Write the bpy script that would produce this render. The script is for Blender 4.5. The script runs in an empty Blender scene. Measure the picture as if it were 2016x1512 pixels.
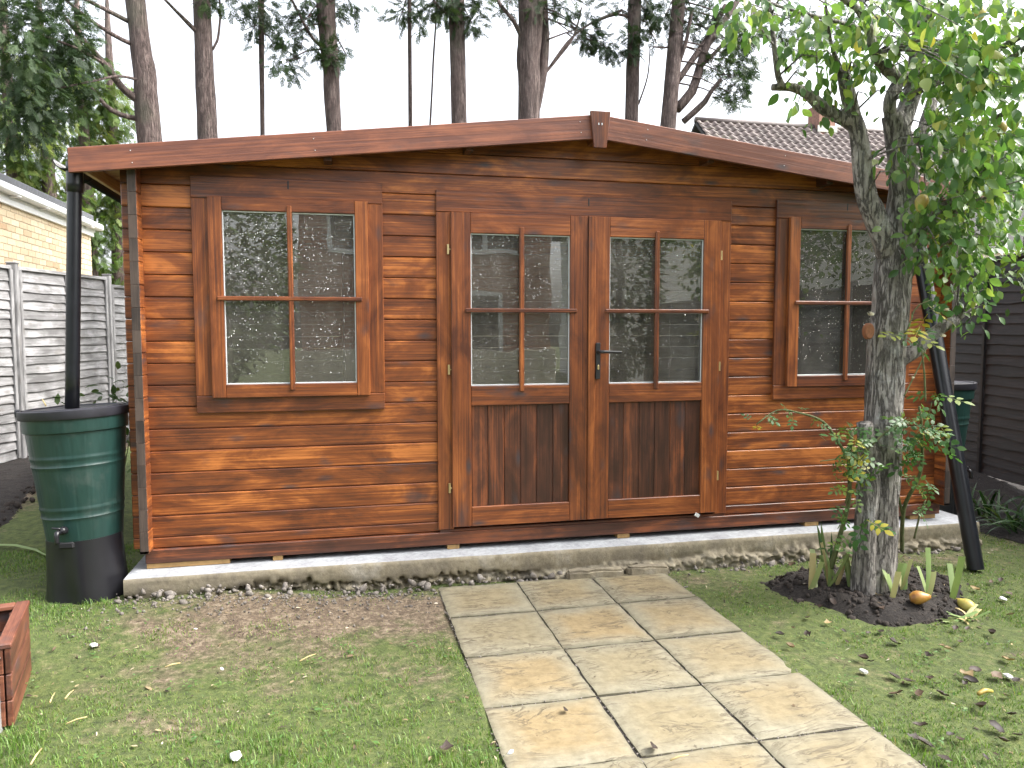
import bpy, bmesh, math, random
import numpy as np
from mathutils import Vector, Matrix, noise as mnoise
random.seed(7); rng = np.random.default_rng(7)
S = bpy.context.scene
C = S.collection

# ------------------------------------------------------------------ camera
CAM = np.array([-0.45067, -4.37078, 1.44975])
M = np.array([[0.97544707, -0.01659606, 0.21960778], [-0.22023131, -0.0685889, 0.97303326], [-0.00108587, -0.99750696, -0.07055981]])
F = 1496.15
cd = bpy.data.cameras.new('camera'); cam = bpy.data.objects.new('camera', cd); C.objects.link(cam)
cd.sensor_width = 36; cd.lens = F / 2016 * 36; cd.clip_end = 2000; cd.clip_start = .05
cm = Matrix.Identity(4)
for i in range(3):
    cm[i][0] = M[i, 0]; cm[i][1] = -M[i, 1]; cm[i][2] = -M[i, 2]; cm[i][3] = CAM[i]
cam.matrix_world = cm
S.camera = cam
def ray(px, py): return M @ np.array([(px - 1008) / F, (py - 756) / F, 1.0])
def PY(px, py, y): d = ray(px, py); return Vector(CAM + d * (y - CAM[1]) / d[1])
def PZ(px, py, z=0.0): d = ray(px, py); return Vector(CAM + d * (z - CAM[2]) / d[2])

# ------------------------------------------------------------------ sky, sun, exposure
SUN_EL, SUN_AZ = 50, 106      # azimuth clockwise from +Y: beyond the cabin, to the right
w = bpy.data.worlds.new('World'); S.world = w; w.use_nodes = True
nt = w.node_tree; nt.nodes.clear()
sky = nt.nodes.new('ShaderNodeTexSky'); sky.sky_type = 'NISHITA'; sky.sun_disc = False
sky.sun_elevation = math.radians(SUN_EL); sky.sun_rotation = math.radians(SUN_AZ)
sky.air_density = 1.0; sky.dust_density = 6.0; sky.ozone_density = 1.0
hs = nt.nodes.new('ShaderNodeHueSaturation'); hs.inputs['Saturation'].default_value = .28
bg = nt.nodes.new('ShaderNodeBackground'); bg.inputs['Strength'].default_value = .15
wo = nt.nodes.new('ShaderNodeOutputWorld')
nt.links.new(sky.outputs[0], hs.inputs['Color']); nt.links.new(hs.outputs[0], bg.inputs['Color']); nt.links.new(bg.outputs[0], wo.inputs['Surface'])
sd = bpy.data.lights.new('sun', 'SUN'); sd.energy = .8; sd.angle = math.radians(25); sd.color = (1, .95, .87)
so = bpy.data.objects.new('sun', sd); C.objects.link(so)
so.rotation_euler = Vector((math.sin(math.radians(SUN_AZ)) * math.cos(math.radians(SUN_EL)), math.cos(math.radians(SUN_AZ)) * math.cos(math.radians(SUN_EL)), math.sin(math.radians(SUN_EL)))).to_track_quat('Z', 'Y').to_euler()
so.location = (8, 8, 12)
S.view_settings.view_transform = 'Standard'; S.view_settings.look = 'None'
S.view_settings.exposure = 2.1; S.view_settings.gamma = 1
S.render.engine = 'CYCLES'

# ------------------------------------------------------------------ material helpers
MATS = {}
class NB:
    def __init__(s, name):
        s.m = bpy.data.materials.new(name); s.m.use_nodes = True; s.t = s.m.node_tree; s.t.nodes.clear()
        s.out = s.t.nodes.new('ShaderNodeOutputMaterial'); MATS[name] = s.m
    def n(s, typ, **kw):
        nd = s.t.nodes.new('ShaderNode' + typ)
        for k, v in kw.items():
            if k.startswith('_'): setattr(nd, k[1:], v)
            else:
                key = int(k[1:]) if k[0] == 'i' and k[1:].isdigit() else k.replace('__', ' ')
                if hasattr(v, 'bl_idname') or isinstance(v, bpy.types.NodeSocket): s.t.links.new(v if isinstance(v, bpy.types.NodeSocket) else v.outputs[0], nd.inputs[key])
                else: nd.inputs[key].default_value = v
        return nd
    def l(s, a, b): s.t.links.new(a, b)
    def ramp(s, fac, stops, interp='LINEAR'):
        nd = s.t.nodes.new('ShaderNodeValToRGB'); s.t.links.new(fac, nd.inputs[0]); cr = nd.color_ramp; cr.interpolation = interp
        while len(cr.elements) < len(stops): cr.elements.new(.5)
        for e, (p, c) in zip(cr.elements, stops): e.position = p; e.color = (*c, 1) if len(c) == 3 else c
        return nd.outputs[0]
    def mix(s, fac, a, b, blend='MIX'):
        nd = s.t.nodes.new('ShaderNodeMix'); nd.data_type = 'RGBA'; nd.blend_type = blend
        for k, v in ((0, fac), (6, a), (7, b)):
            if isinstance(v, bpy.types.NodeSocket): s.t.links.new(v, nd.inputs[k])
            else: nd.inputs[k].default_value = v if k == 0 else ((*v, 1) if len(v) == 3 else v)
        return nd.outputs[2]
    def math(s, op, a, b=0.0, clamp=False):
        nd = s.t.nodes.new('ShaderNodeMath'); nd.operation = op; nd.use_clamp = clamp
        for k, v in ((0, a), (1, b)):
            if isinstance(v, bpy.types.NodeSocket): s.t.links.new(v, nd.inputs[k])
            else: nd.inputs[k].default_value = v
        return nd.outputs[0]
    def coord(s, scale=(1, 1, 1), rnd=True, src='Object'):
        tc = s.t.nodes.new('ShaderNodeTexCoord'); v = tc.outputs[src]
        if rnd:
            oi = s.t.nodes.new('ShaderNodeObjectInfo')
            vm = s.t.nodes.new('ShaderNodeVectorMath'); vm.operation = 'SCALE'; vm.inputs[0].default_value = (37.1, 17.3, 53.7); s.l(oi.outputs['Random'], vm.inputs['Scale'])
            va = s.t.nodes.new('ShaderNodeVectorMath'); va.operation = 'ADD'; s.l(v, va.inputs[0]); s.l(vm.outputs[0], va.inputs[1]); v = va.outputs[0]
        mp = s.t.nodes.new('ShaderNodeMapping'); mp.inputs['Scale'].default_value = scale; s.l(v, mp.inputs[0])
        return mp.outputs[0]
    def noise(s, vec, scale=1, detail=4, rough=.55, dist=0):
        nd = s.t.nodes.new('ShaderNodeTexNoise'); s.l(vec, nd.inputs['Vector']); nd.inputs['Scale'].default_value = scale
        nd.inputs['Detail'].default_value = detail; nd.inputs['Roughness'].default_value = rough; nd.inputs['Distortion'].default_value = dist
        return nd.outputs[0]
    def voro(s, vec, scale=1, feature='F1', rnd=1):
        nd = s.t.nodes.new('ShaderNodeTexVoronoi'); nd.feature = feature; s.l(vec, nd.inputs['Vector']); nd.inputs['Scale'].default_value = scale; nd.inputs['Randomness'].default_value = rnd
        return nd.outputs[0]
    def bump(s, h, strength=.3, dist=.01):
        nd = s.t.nodes.new('ShaderNodeBump'); s.l(h, nd.inputs['Height']); nd.inputs['Strength'].default_value = strength; nd.inputs['Distance'].default_value = dist
        return nd.outputs[0]
    def bsdf(s, color, rough=.6, normal=None, spec=.5, metal=0, coat=0, trans=0, ior=1.5):
        nd = s.t.nodes.new('ShaderNodeBsdfPrincipled')
        for k, v in (('Base Color', color), ('Roughness', rough)):
            if isinstance(v, bpy.types.NodeSocket): s.l(v, nd.inputs[k])
            else: nd.inputs[k].default_value = (*v, 1) if k == 'Base Color' else v
        nd.inputs['Specular IOR Level'].default_value = spec; nd.inputs['Metallic'].default_value = metal
        nd.inputs['Coat Weight'].default_value = coat; nd.inputs['Transmission Weight'].default_value = trans; nd.inputs['IOR'].default_value = ior
        if normal is not None: s.l(normal, nd.inputs['Normal'])
        return nd.outputs[0]
    def done(s, sh): s.l(sh, s.out.inputs['Surface']); return s.m

def wood(name, dark, mid, light, rough=.42, knot=(.05, .045, .052), patch=.55, grain=40, knots=True, shift=0.0, coat=0.0, upright=False):
    b = NB(name)
    _c = b.coord
    if upright: b.coord = lambda q: _c((q[2], q[1], q[0]))
    g = b.noise(b.coord((1.6, grain, grain)), 1, 6, .62, .4)
    g2 = b.noise(b.coord((.8, grain * 2.6, grain * 2.6)), 1, 4, .6)
    p = b.noise(b.coord((2.4, 7, 7)), 1, 5, .62, .9)
    oi = b.n('ObjectInfo')
    v = b.math('ADD', b.math('MULTIPLY', g, .50), b.math('ADD', b.math('MULTIPLY', b.math('SUBTRACT', p, .5), patch * 1.75), .5 * patch))
    v = b.math('ADD', v, b.math('MULTIPLY', b.math('SUBTRACT', oi.outputs['Random'], .5), .14))
    v = b.math('ADD', v, b.math('MULTIPLY', b.math('SUBTRACT', g2, .5), .42))
    v = b.math('ADD', v, shift)
    col = b.ramp(v, [(.34, dark), (.52, mid), (.66, light), (.85, tuple(c * 1.25 for c in light))])
    if knots:
        kd = b.voro(b.coord((3.2, 8.5, 8.5)), 1, 'F1', 1)
        kf = b.ramp(kd, [(.04, (1, 1, 1)), (.20, (0, 0, 0))])
        sm = b.ramp(b.noise(b.coord((3.1, 7, 7)), 1, 3), [(.62, (0, 0, 0)), (.72, (1, 1, 1))])
        f = b.math('ADD', b.math('MULTIPLY', kf, .8), b.math('MULTIPLY', sm, .5), True)
        col = b.mix(f, col, knot)  # knots, plus bluish grey sheen patches painted into the colour
    r = b.math('ADD', b.math('MULTIPLY', p, .25), rough - .12)
    return b.done(b.bsdf(col, r, b.bump(b.math('ADD', g, b.math('MULTIPLY', g2, .6)), .4, .004), .5, coat=coat))
wood('stain', (.082, .029, .017), (.215, .065, .021), (.47, .160, .041), rough=.33, patch=.46, grain=64, shift=.02)
wood('stain_trim', (.080, .028, .017), (.205, .062, .021), (.37, .122, .035), patch=.40, rough=.33, grain=64, shift=.02)
wood('stain_trim_v', (.080, .028, .017), (.205, .062, .021), (.37, .122, .035), patch=.40, upright=True, rough=.33, grain=64, shift=.02)
wood('stain_dark', (.038, .016, .011), (.088, .031, .017), (.22, .068, .025), patch=.45, shift=-.01, grain=70)
wood('stain_fascia', (.13, .049, .033), (.25, .088, .046), (.36, .14, .068), patch=.36)
wood('end_grain', (.024, .017, .014), (.05, .035, .028), (.075, .053, .042), knots=False, rough=.7)
wood('raw_pine', (.30, .20, .09), (.45, .31, .15), (.58, .42, .22), knots=False, rough=.65)
wood('inner_pine', (.46, .34, .20), (.58, .45, .28), (.68, .55, .36), rough=.6)
wood('planter_wood', (.06, .022, .014), (.125, .042, .024), (.19, .072, .04), rough=.55)
wood('grey_fence', (.11, .108, .108), (.19, .188, .19), (.28, .277, .28), rough=.8, knot=(.12, .11, .10), patch=.6)
wood('black_fence', (.007, .0065, .007), (.014, .013, .0145), (.028, .026, .028), rough=.65, knot=(.012, .012, .014), patch=.6)

def plain(name, col, rough=.5, metal=0, spec=.5, var=.15, scale=30, bumpv=0):
    b = NB(name); nz = b.noise(b.coord((1, 1, 1)), scale, 5)
    c2 = b.ramp(nz, [(.25, tuple(c * (1 - var) for c in col)), (.75, tuple(min(1, c * (1 + var)) for c in col))])
    return b.done(b.bsdf(c2, rough, b.bump(nz, bumpv, .005) if bumpv else None, spec, metal))
plain('black_plastic', (.012, .012, .015), .32, var=.3, scale=8)
plain('black_lid', (.022, .022, .03), .5, var=.35, scale=14, bumpv=.2)
plain('pipe_black', (.008, .009, .012), .28, var=.3, scale=12)
plain('iron', (.02, .02, .022), .45)
plain('brass', (.62, .5, .26), .35, .8)
plain('white_plastic', (.72, .73, .73), .4, var=.06)
plain('gasket', (.62, .66, .68), .35, var=.08)
plain('felt', (.045, .045, .048), .9, var=.4, scale=160, bumpv=.5)
plain('grey_felt', (.11, .115, .125), .9, var=.3, scale=25, bumpv=.3)
plain('white_scrap', (.8, .8, .78), .5, var=.08)
plain('blossom', (.82, .78, .62), .6, var=.1)
plain('mortar', (.55, .48, .36), .95, var=.2, scale=60, bumpv=.3)
plain('render_cream', (.68, .62, .50), .9, var=.08, scale=6)
plain('curtain', (.75, .75, .73), .9, var=.06)
plain('void', (.012, .012, .014), .8)
plain('lichen_white', (.5, .5, .46), .9, var=.3)
plain('cut_wood', (.24, .10, .045), .7, var=.3, scale=70)
plain('straw', (.48, .38, .18), .8, var=.25)
plain('shim', (.36, .22, .085), .7, var=.25)

def green_butt():
    b = NB('butt_green'); c = b.coord((30, 30, 1.5), False); nz = b.noise(c, 1, 5, .6, .6)
    col = b.ramp(nz, [(.3, (.010, .032, .028)), (.7, (.016, .047, .041))])
    du = b.ramp(b.noise(b.coord((1, 1, 1), False), 5, 6, .7), [(.52, (0, 0, 0)), (.75, (1, 1, 1))])
    col = b.mix(b.math('MULTIPLY', du, .25), col, (.12, .13, .11))
    return b.done(b.bsdf(col, b.math('ADD', b.math('MULTIPLY', du, .3), .34), b.bump(nz, .25, .004)))
green_butt()
def concrete(name, a, c2, d):
    b = NB(name); v = b.coord((1, 1, 1), False)
    n1 = b.noise(v, 5, 6, .6); n2 = b.noise(v, 45, 5, .65)
    col = b.ramp(n1, [(.3, a), (.55, c2), (.75, d)])
    col = b.mix(.5, col, b.ramp(n2, [(.3, (.35, .34, .33)), (.6, (1, 1, 1))]), 'MULTIPLY')
    h = b.math('ADD', n2, b.math('MULTIPLY', n1, .5))
    return b.done(b.bsdf(col, .85, b.bump(h, .5, .006)))
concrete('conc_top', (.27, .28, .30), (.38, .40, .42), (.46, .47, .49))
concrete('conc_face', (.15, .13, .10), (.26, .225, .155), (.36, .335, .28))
concrete('rubble_mat', (.10, .085, .07), (.20, .18, .16), (.33, .30, .27))

def glass_mat():
    b = NB('glass'); fr = b.n('Fresnel', IOR=1.85)
    tr = b.n('BsdfTransparent', Color=(.88, .90, .88, 1)); gl = b.n('BsdfGlossy', Roughness=0.0, Color=(1, 1, 1, 1))
    wv = b.noise(b.coord((2.2, 2.2, 2.2), True), 1, 2)
    b.l(b.bump(wv, .06, .02), gl.inputs['Normal'])
    df = b.n('BsdfDiffuse', Color=(.62, .58, .52, 1))        # dusty film, its pale haze put in to lighten the dark panes
    hz = b.ramp(b.noise(b.coord((9, 9, 4), True), 1, 5, .65), [(.3, (.045, .045, .045)), (.7, (.12, .12, .12))])
    m1 = b.n('MixShader', i0=hz, i1=tr.outputs[0], i2=df.outputs[0])
    mx = b.n('MixShader', i0=fr.outputs[0], i1=m1.outputs[0], i2=gl.outputs[0]); return b.done(mx.outputs[0])
glass_mat()
def drop_mat():
    b = NB('water_drop'); fr = b.n('Fresnel', IOR=1.8)
    tr = b.n('BsdfTransparent', Color=(.93, .95, .95, 1)); gl = b.n('BsdfGlossy', Roughness=.08, Color=(1, 1, 1, 1))
    f = b.math('MULTIPLY_ADD', fr.outputs[0], .75); f.node.inputs[2].default_value = .22
    mx = b.n('MixShader', i0=f, i1=tr.outputs[0], i2=gl.outputs[0]); return b.done(mx.outputs[0])
drop_mat()
def leafy(name, stops, rough=.4, trans=.35, use_obj=False, spec=.5):
    b = NB(name)
    if use_obj: f = b.n('ObjectInfo').outputs['Random']
    else: f = b.n('Attribute', _attribute_name='tint').outputs['Fac']
    col = b.ramp(f, stops)
    nz = b.noise(b.coord((1, 1, 1), False), 60, 3)
    col = b.mix(b.math('MULTIPLY', nz, .35), col, b.mix(1.0, col, (.6, .65, .5), 'MULTIPLY'))
    p = b.bsdf(col, rough, None, spec); t = b.n('BsdfTranslucent', Color=b.mix(1.0, col, (1.3, 1.35, .7), 'MULTIPLY'))
    mx = b.n('MixShader', i0=trans, i1=p, i2=t.outputs[0]); return b.done(mx.outputs[0])
PEAR = [(0, (.05, .12, .035)), (.4, (.09, .185, .055)), (.75, (.17, .265, .075)), (.93, (.26, .32, .09)), (1, (.44, .38, .09))]
leafy('pear_leaf', PEAR, .32, .45); leafy('pear_leaf_single', PEAR, .32, .45, True)
CON = [(0, (.014, .034, .012)), (.5, (.028, .06, .018)), (1, (.06, .105, .028))]
leafy('conifer_leaf', CON, .6, .25)
leafy('conifer_bright', [(0, (.04, .085, .025)), (.5, (.11, .18, .04)), (1, (.24, .27, .08))], .6, .45)
leafy('hedge_leaf', [(0, (.03, .07, .015)), (1, (.11, .17, .04))], .5, .3)
leafy('rose_leaf', [(0, (.04, .11, .03)), (.6, (.08, .17, .05)), (.85, (.14, .22, .05)), (1, (.42, .36, .05))], .45, .35, True)
leafy('iris_leaf', [(0, (.20, .30, .11)), (.5, (.34, .42, .19)), (.8, (.5, .48, .27)), (1, (.55, .46, .27))], .45, .25, True)
leafy('strap_leaf', [(0, (.018, .05, .015)), (.7, (.035, .085, .022)), (1, (.10, .14, .04))], .4, .3, True)
leafy('dead_leaf', [(0, (.022, .014, .011)), (.6, (.055, .034, .026)), (.9, (.13, .085, .05)), (1, (.30, .22, .10))], .6, .1, True)
leafy('grass_blade', [(0, (.055, .12, .016)), (.3, (.10, .20, .030)), (.6, (.165, .27, .05)), (.85, (.235, .265, .08)), (1, (.33, .27, .13))], .5, .35)

def bark(name, a, c2, d, vs=(9, 9, 2.2), moss=None, crack=.6, bs=.8, bd=.02, lichen=None):
    b = NB(name); v = b.coord(vs, False)
    n1 = b.noise(v, 1.6, 7, .68, .5)
    fur = b.noise(b.coord((vs[0] * 3.0, vs[1] * 3.0, vs[2] * 1.15), False), 1, 6, .65, .25)
    ck = b.ramp(b.math('ABSOLUTE', b.math('SUBTRACT', fur, .5)), [(0, (.12, .11, .10)), (.05, (1, 1, 1))])
    plate = b.noise(b.coord((vs[0] * 3.2, vs[1] * 3.2, vs[2] * 4.2), False), 1, 4, .7)
    col = b.ramp(b.math('ADD', b.math('MULTIPLY', n1, .6), b.math('MULTIPLY', plate, .4)), [(.36, a), (.5, c2), (.62, d)])
    col = b.mix(crack, col, b.mix(1.0, col, ck, 'MULTIPLY'))
    if lichen:
        lf = b.ramp(b.noise(b.coord((5, 5, 4), False), 1, 6, .75), [(.55, (0, 0, 0)), (.64, (1, 1, 1))])
        col = b.mix(b.math('MULTIPLY', lf, .65), col, lichen)
    if moss:
        ms = b.ramp(b.noise(b.coord((2.5, 2.5, 1.6), False), 1, 5), [(.55, (0, 0, 0)), (.68, (1, 1, 1))])
        col = b.mix(b.math('MULTIPLY', ms, .5), col, moss)
    h = b.math('ADD', b.math('MULTIPLY', ck, .6), b.math('ADD', n1, b.math('MULTIPLY', plate, .5)))
    return b.done(b.bsdf(col, .85, b.bump(h, bs, bd)))
bark('pear_bark', (.14, .125, .11), (.27, .25, .23), (.40, .375, .35), (10, 10, 4.2), (.19, .19, .11), .7, 1.0, .02, (.48, .48, .47))
bark('conifer_bark', (.06, .042, .038), (.12, .085, .077), (.20, .155, .14), (14, 14, 3), (.085, .09, .06), .5, .8)
bark('stem_green', (.05, .075, .025), (.10, .12, .045), (.16, .15, .08), (40, 40, 10), None, .1, .2, .003)

def slab_stone():
    b = NB('paving_stone'); c = b.coord((1, 1, 1), True); cl = b.coord((1, 1, 1), False)
    oi = b.n('ObjectInfo')
    n1 = b.noise(c, 3.2, 5, .55); n2 = b.noise(c, 26, 6, .7); 
    sx = b.n('SeparateXYZ', Vector=cl)
    ax = b.math('ABSOLUTE', sx.outputs[0]); ay = b.math('ABSOLUTE', sx.outputs[1]); e = b.math('MAXIMUM', ax, ay)
    ef = b.ramp(b.math('ADD', e, b.math('MULTIPLY', b.math('SUBTRACT', n1, .5), .22)), [(.10, (1, 1, 1)), (.215, (0, 0, 0))])
    buff = b.mix(oi.outputs['Random'], (.245, .180, .088), (.215, .182, .108))
    col = b.mix(b.math('MULTIPLY', ef, .8), (.225, .208, .148), buff)
    col = b.mix(.75, col, b.ramp(n2, [(.3, (.60, .58, .54)), (.62, (1.08, 1.08, 1.08))]), 'MULTIPLY')
    # embossed riven veins
    vv = b.coord((3.0, 9.0, 3.0), True); wv = b.noise(vv, 1, 5, .62, 1.6)
    vein = b.math('ABSOLUTE', b.math('SUBTRACT', wv, .5))
    keep = b.ramp(b.noise(c, 5, 2), [(.38, (0, 0, 0)), (.55, (1, 1, 1))])
    vn = b.math('MULTIPLY', b.ramp(vein, [(0, (1, 1, 1)), (.032, (0, 0, 0))]), keep)
    col = b.mix(b.math('MULTIPLY', vn, .85), col, (.07, .055, .035))
    grime = b.ramp(b.noise(c, 7, 6, .7), [(.56, (0, 0, 0)), (.78, (1, 1, 1))])
    col = b.mix(b.math('MULTIPLY', grime, .4), col, (.20, .18, .135))
    eg = b.ramp(b.math('ADD', e, b.math('MULTIPLY', b.math('SUBTRACT', b.noise(c, 18, 5, .7), .5), .05)), [(.206, (0, 0, 0)), (.226, (1, 1, 1))])
    col = b.mix(b.math('MULTIPLY', eg, .55), col, (.085, .08, .05))
    h = b.math('SUBTRACT', b.math('ADD', b.math('MULTIPLY', wv, 1.0), b.math('MULTIPLY', n2, .35)), b.math('MULTIPLY', vn, .35))
    return b.done(b.bsdf(col, .62, b.bump(h, .45, .008)))
slab_stone()
def soil_mat(name, a, c2, d, sc=1.0):
    b = NB(name); v = b.coord((1, 1, 1), False); n1 = b.noise(v, 30 * sc, 8, .72); n2 = b.noise(v, 2.5 * sc, 4)
    col = b.ramp(b.math('ADD', b.math('MULTIPLY', n1, .7), b.math('MULTIPLY', n2, .35)), [(.35, a), (.53, c2), (.70, d)])
    return b.done(b.bsdf(col, .92, b.bump(n1, .9, .02)))
soil_mat('soil', (.008, .0065, .006), (.019, .015, .013), (.05, .04, .033), 1.4)
def ground_mat():
    b = NB('lawn_ground'); v = b.coord((1, 1, 1), False)
    n1 = b.noise(v, 22, 8, .7); n2 = b.noise(v, 1.7, 5, .6); n3 = b.noise(v, 90, 4, .6)
    n4 = b.noise(v, 60, 6, .75)
    soil = b.ramp(b.math('ADD', b.math('MULTIPLY', n1, .5), b.math('MULTIPLY', n4, .5)), [(.36, (.045, .032, .021)), (.5, (.125, .092, .06)), (.62, (.27, .22, .155))])
    moss = b.ramp(n1, [(.3, (.028, .040, .011)), (.5, (.07, .095, .023)), (.7, (.13, .15, .042))])
    at = b.n('Attribute', _attribute_name='bare')
    f = b.math('ADD', at.outputs['Fac'], b.math('MULTIPLY', b.math('SUBTRACT', b.noise(v, 4.5, 6, .65), .5), 1.7), True)
    f = b.math('ADD', f, b.math('MULTIPLY', b.math('SUBTRACT', n1, .5), .8), True)
    col = b.mix(b.ramp(f, [(.25, (0, 0, 0)), (.7, (1, 1, 1))]), moss, soil)
    return b.done(b.bsdf(col, .9, b.bump(b.math('ADD', n1, b.math('MULTIPLY', n3, .4)), .8, .02)))
ground_mat()
def brick_flat(name, c1, c2, mort, bw=.225, rh=.075):
    b = NB(name); v = b.coord((1, 1, 1), False)
    sp = b.n('SeparateXYZ', Vector=v); cb = b.n('CombineXYZ', X=sp.outputs[0], Y=sp.outputs[2])
    br = b.n('TexBrick', Vector=cb.outputs[0], Color1=(*c1, 1), Color2=(*c2, 1), Mortar=(*mort, 1), Scale=1.0, Mortar__Size=.008, Brick__Width=bw, Row__Height=rh)
    nz = b.noise(v, 12, 4)
    return b.done(b.bsdf(b.mix(.4, br.outputs[0], b.ramp(nz, [(.3, (.5, .5, .5)), (.7, (1, 1, 1))]), 'MULTIPLY'), .9))
brick_flat('brick_red', (.34, .135, .085), (.42, .18, .11), (.42, .38, .33))
def brick_obj():
    b = NB('brick_buff'); oi = b.n('ObjectInfo'); nz = b.noise(b.coord((1, 1, 1)), 30, 4)
    col = b.ramp(oi.outputs['Random'], [(0, (.48, .34, .21)), (.15, (.62, .49, .33)), (.7, (.68, .56, .39)), (1, (.74, .63, .46))])
    return b.done(b.bsdf(b.mix(.5, col, b.ramp(nz, [(.3, (.7, .68, .66)), (.7, (1, 1, 1))]), 'MULTIPLY'), .9))
brick_obj()
def tile_mat(name, obj):
    b = NB(name); f = b.n('ObjectInfo').outputs['Random'] if obj else b.n('Attribute', _attribute_name='tint').outputs['Fac']
    col = b.ramp(f, [(0, (.08, .06, .057)), (.6, (.12, .09, .085)), (1, (.17, .135, .125))])
    nz = b.noise(b.coord((1, 1, 1), False, 'Generated' if False else 'Object'), 6, 4)
    col = b.mix(b.ramp(nz, [(.55, (0, 0, 0)), (.75, (.7, .7, .7))]), col, (.17, .17, .08))
    return b.done(b.bsdf(col, .6))
tile_mat('tile', True); tile_mat('tile_many', False)
plain('soil_crumb', (.03, .023, .019), .95, var=.5, scale=40)
plain('chimney_brick', (.27, .15, .115), .9, var=.4, scale=18)
b_ = NB('pear_skin'); nz_ = b_.noise(b_.coord((1, 1, 1)), 14, 5)
b_.done(b_.bsdf(b_.ramp(nz_, [(.35, (.20, .075, .02)), (.55, (.42, .22, .045)), (.72, (.45, .34, .07))]), .4))
b_ = NB('pear_green'); nz_ = b_.noise(b_.coord((1, 1, 1)), 14, 5)
b_.done(b_.bsdf(b_.ramp(nz_, [(.35, (.32, .22, .05)), (.6, (.42, .38, .09)), (.75, (.36, .20, .06))]), .42))

# ------------------------------------------------------------------ object helpers
def mesh(name, v, f, smooth=False, attr=None):
    me = bpy.data.meshes.new(name); me.from_pydata([tuple(x) for x in v], [], [tuple(x) for x in f]); me.update()
    if smooth: me.polygons.foreach_set('use_smooth', [True] * len(me.polygons))
    if attr:
        for k, a in attr.items():
            at = me.attributes.new(k, 'FLOAT', 'POINT'); at.data.foreach_set('value', np.asarray(a, dtype=np.float32))
    return me
def fast_mesh(name, V, Fc, attr=None, smooth=False):
    V = np.asarray(V, np.float32); Fc = np.asarray(Fc, np.int32); n = Fc.shape[1]
    me = bpy.data.meshes.new(name); me.vertices.add(len(V)); me.vertices.foreach_set('co', V.ravel())
    me.loops.add(Fc.size); me.loops.foreach_set('vertex_index', Fc.ravel())
    me.polygons.add(len(Fc)); me.polygons.foreach_set('loop_start', np.arange(0, Fc.size, n, dtype=np.int32))
    try: me.polygons.foreach_set('loop_total', np.full(len(Fc), n, np.int32))
    except Exception: pass
    if smooth: me.polygons.foreach_set('use_smooth', np.ones(len(Fc), bool))
    me.update(calc_edges=True)
    if attr:
        for k, a in attr.items():
            at = me.attributes.new(k, 'FLOAT', 'POINT'); at.data.foreach_set('value', np.asarray(a, np.float32))
    return me
def obj(name, me, mat=None, parent=None, loc=(0, 0, 0), rot=(0, 0, 0), scale=None):
    o = bpy.data.objects.new(name, me); C.objects.link(o); o.location = loc; o.rotation_euler = rot
    if scale is not None: o.scale = scale if hasattr(scale, '__len__') else (scale,) * 3
    if mat is not None and me is not None and not me.materials: me.materials.append(MATS[mat] if isinstance(mat, str) else mat)
    if parent is not None: o.parent = parent
    return o
def tag(o, label=None, cat=None, group=None, kind=None):
    if label: o['label'] = label
    if cat: o['category'] = cat
    if group: o['group'] = group
    if kind: o['kind'] = kind
    return o
def thing(name, label, cat, loc=(0, 0, 0), rz=0, group=None):
    o = bpy.data.objects.new(name, None); C.objects.link(o); o.location = loc; o.rotation_euler = (0, 0, rz)
    return tag(o, label, cat, group)
_bc = {}
def boxm(sx, sy, sz, ch=.003):
    k = (round(sx, 4), round(sy, 4), round(sz, 4), ch)
    if k in _bc: return _bc[k].copy()
    bm = bmesh.new(); bmesh.ops.create_cube(bm, size=1)
    bmesh.ops.scale(bm, vec=(sx, sy, sz), verts=bm.verts)
    if ch: bmesh.ops.bevel(bm, geom=bm.edges[:], offset=ch, segments=1, affect='EDGES', profile=.5)
    me = bpy.data.meshes.new('box'); bm.to_mesh(me); bm.free(); _bc[k] = me
    return me.copy()
def hbox(name, x0, x1, y0, y1, z0, z1, mat, parent, ch=.003):       # grain along x
    return obj(name, boxm(x1 - x0, y1 - y0, z1 - z0, ch), mat, parent, ((x0 + x1) / 2, (y0 + y1) / 2, (z0 + z1) / 2))
def vbox(name, x0, x1, y0, y1, z0, z1, mat, parent, ch=.003):       # grain along z: local x points up
    return obj(name, boxm(z1 - z0, y1 - y0, x1 - x0, ch), mat, parent, ((x0 + x1) / 2, (y0 + y1) / 2, (z0 + z1) / 2), (0, -math.pi / 2, 0))
def dbox(name, x0, x1, y0, y1, z0, z1, mat, parent, ch=.003):       # grain along y
    return obj(name, boxm(y1 - y0, x1 - x0, z1 - z0, ch), mat, parent, ((x0 + x1) / 2, (y0 + y1) / 2, (z0 + z1) / 2), (0, 0, math.pi / 2))
def resample(pts, rad, step):
    P_ = [Vector(p) for p in pts]; out = []; ro = []
    for i in range(len(P_) - 1):
        p0 = P_[max(i - 1, 0)]; p1 = P_[i]; p2 = P_[i + 1]; p3 = P_[min(i + 2, len(P_) - 1)]
        n = max(1, int((p2 - p1).length / step))
        for k in range(n):
            t = k / n
            out.append(.5 * ((2 * p1) + (p2 - p0) * t + (2 * p0 - 5 * p1 + 4 * p2 - p3) * t * t + (-p0 + 3 * p1 - 3 * p2 + p3) * t ** 3)); ro.append(rad[i] * (1 - t) + rad[i + 1] * t)
    out.append(P_[-1]); ro.append(rad[-1]); return out, ro
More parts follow.
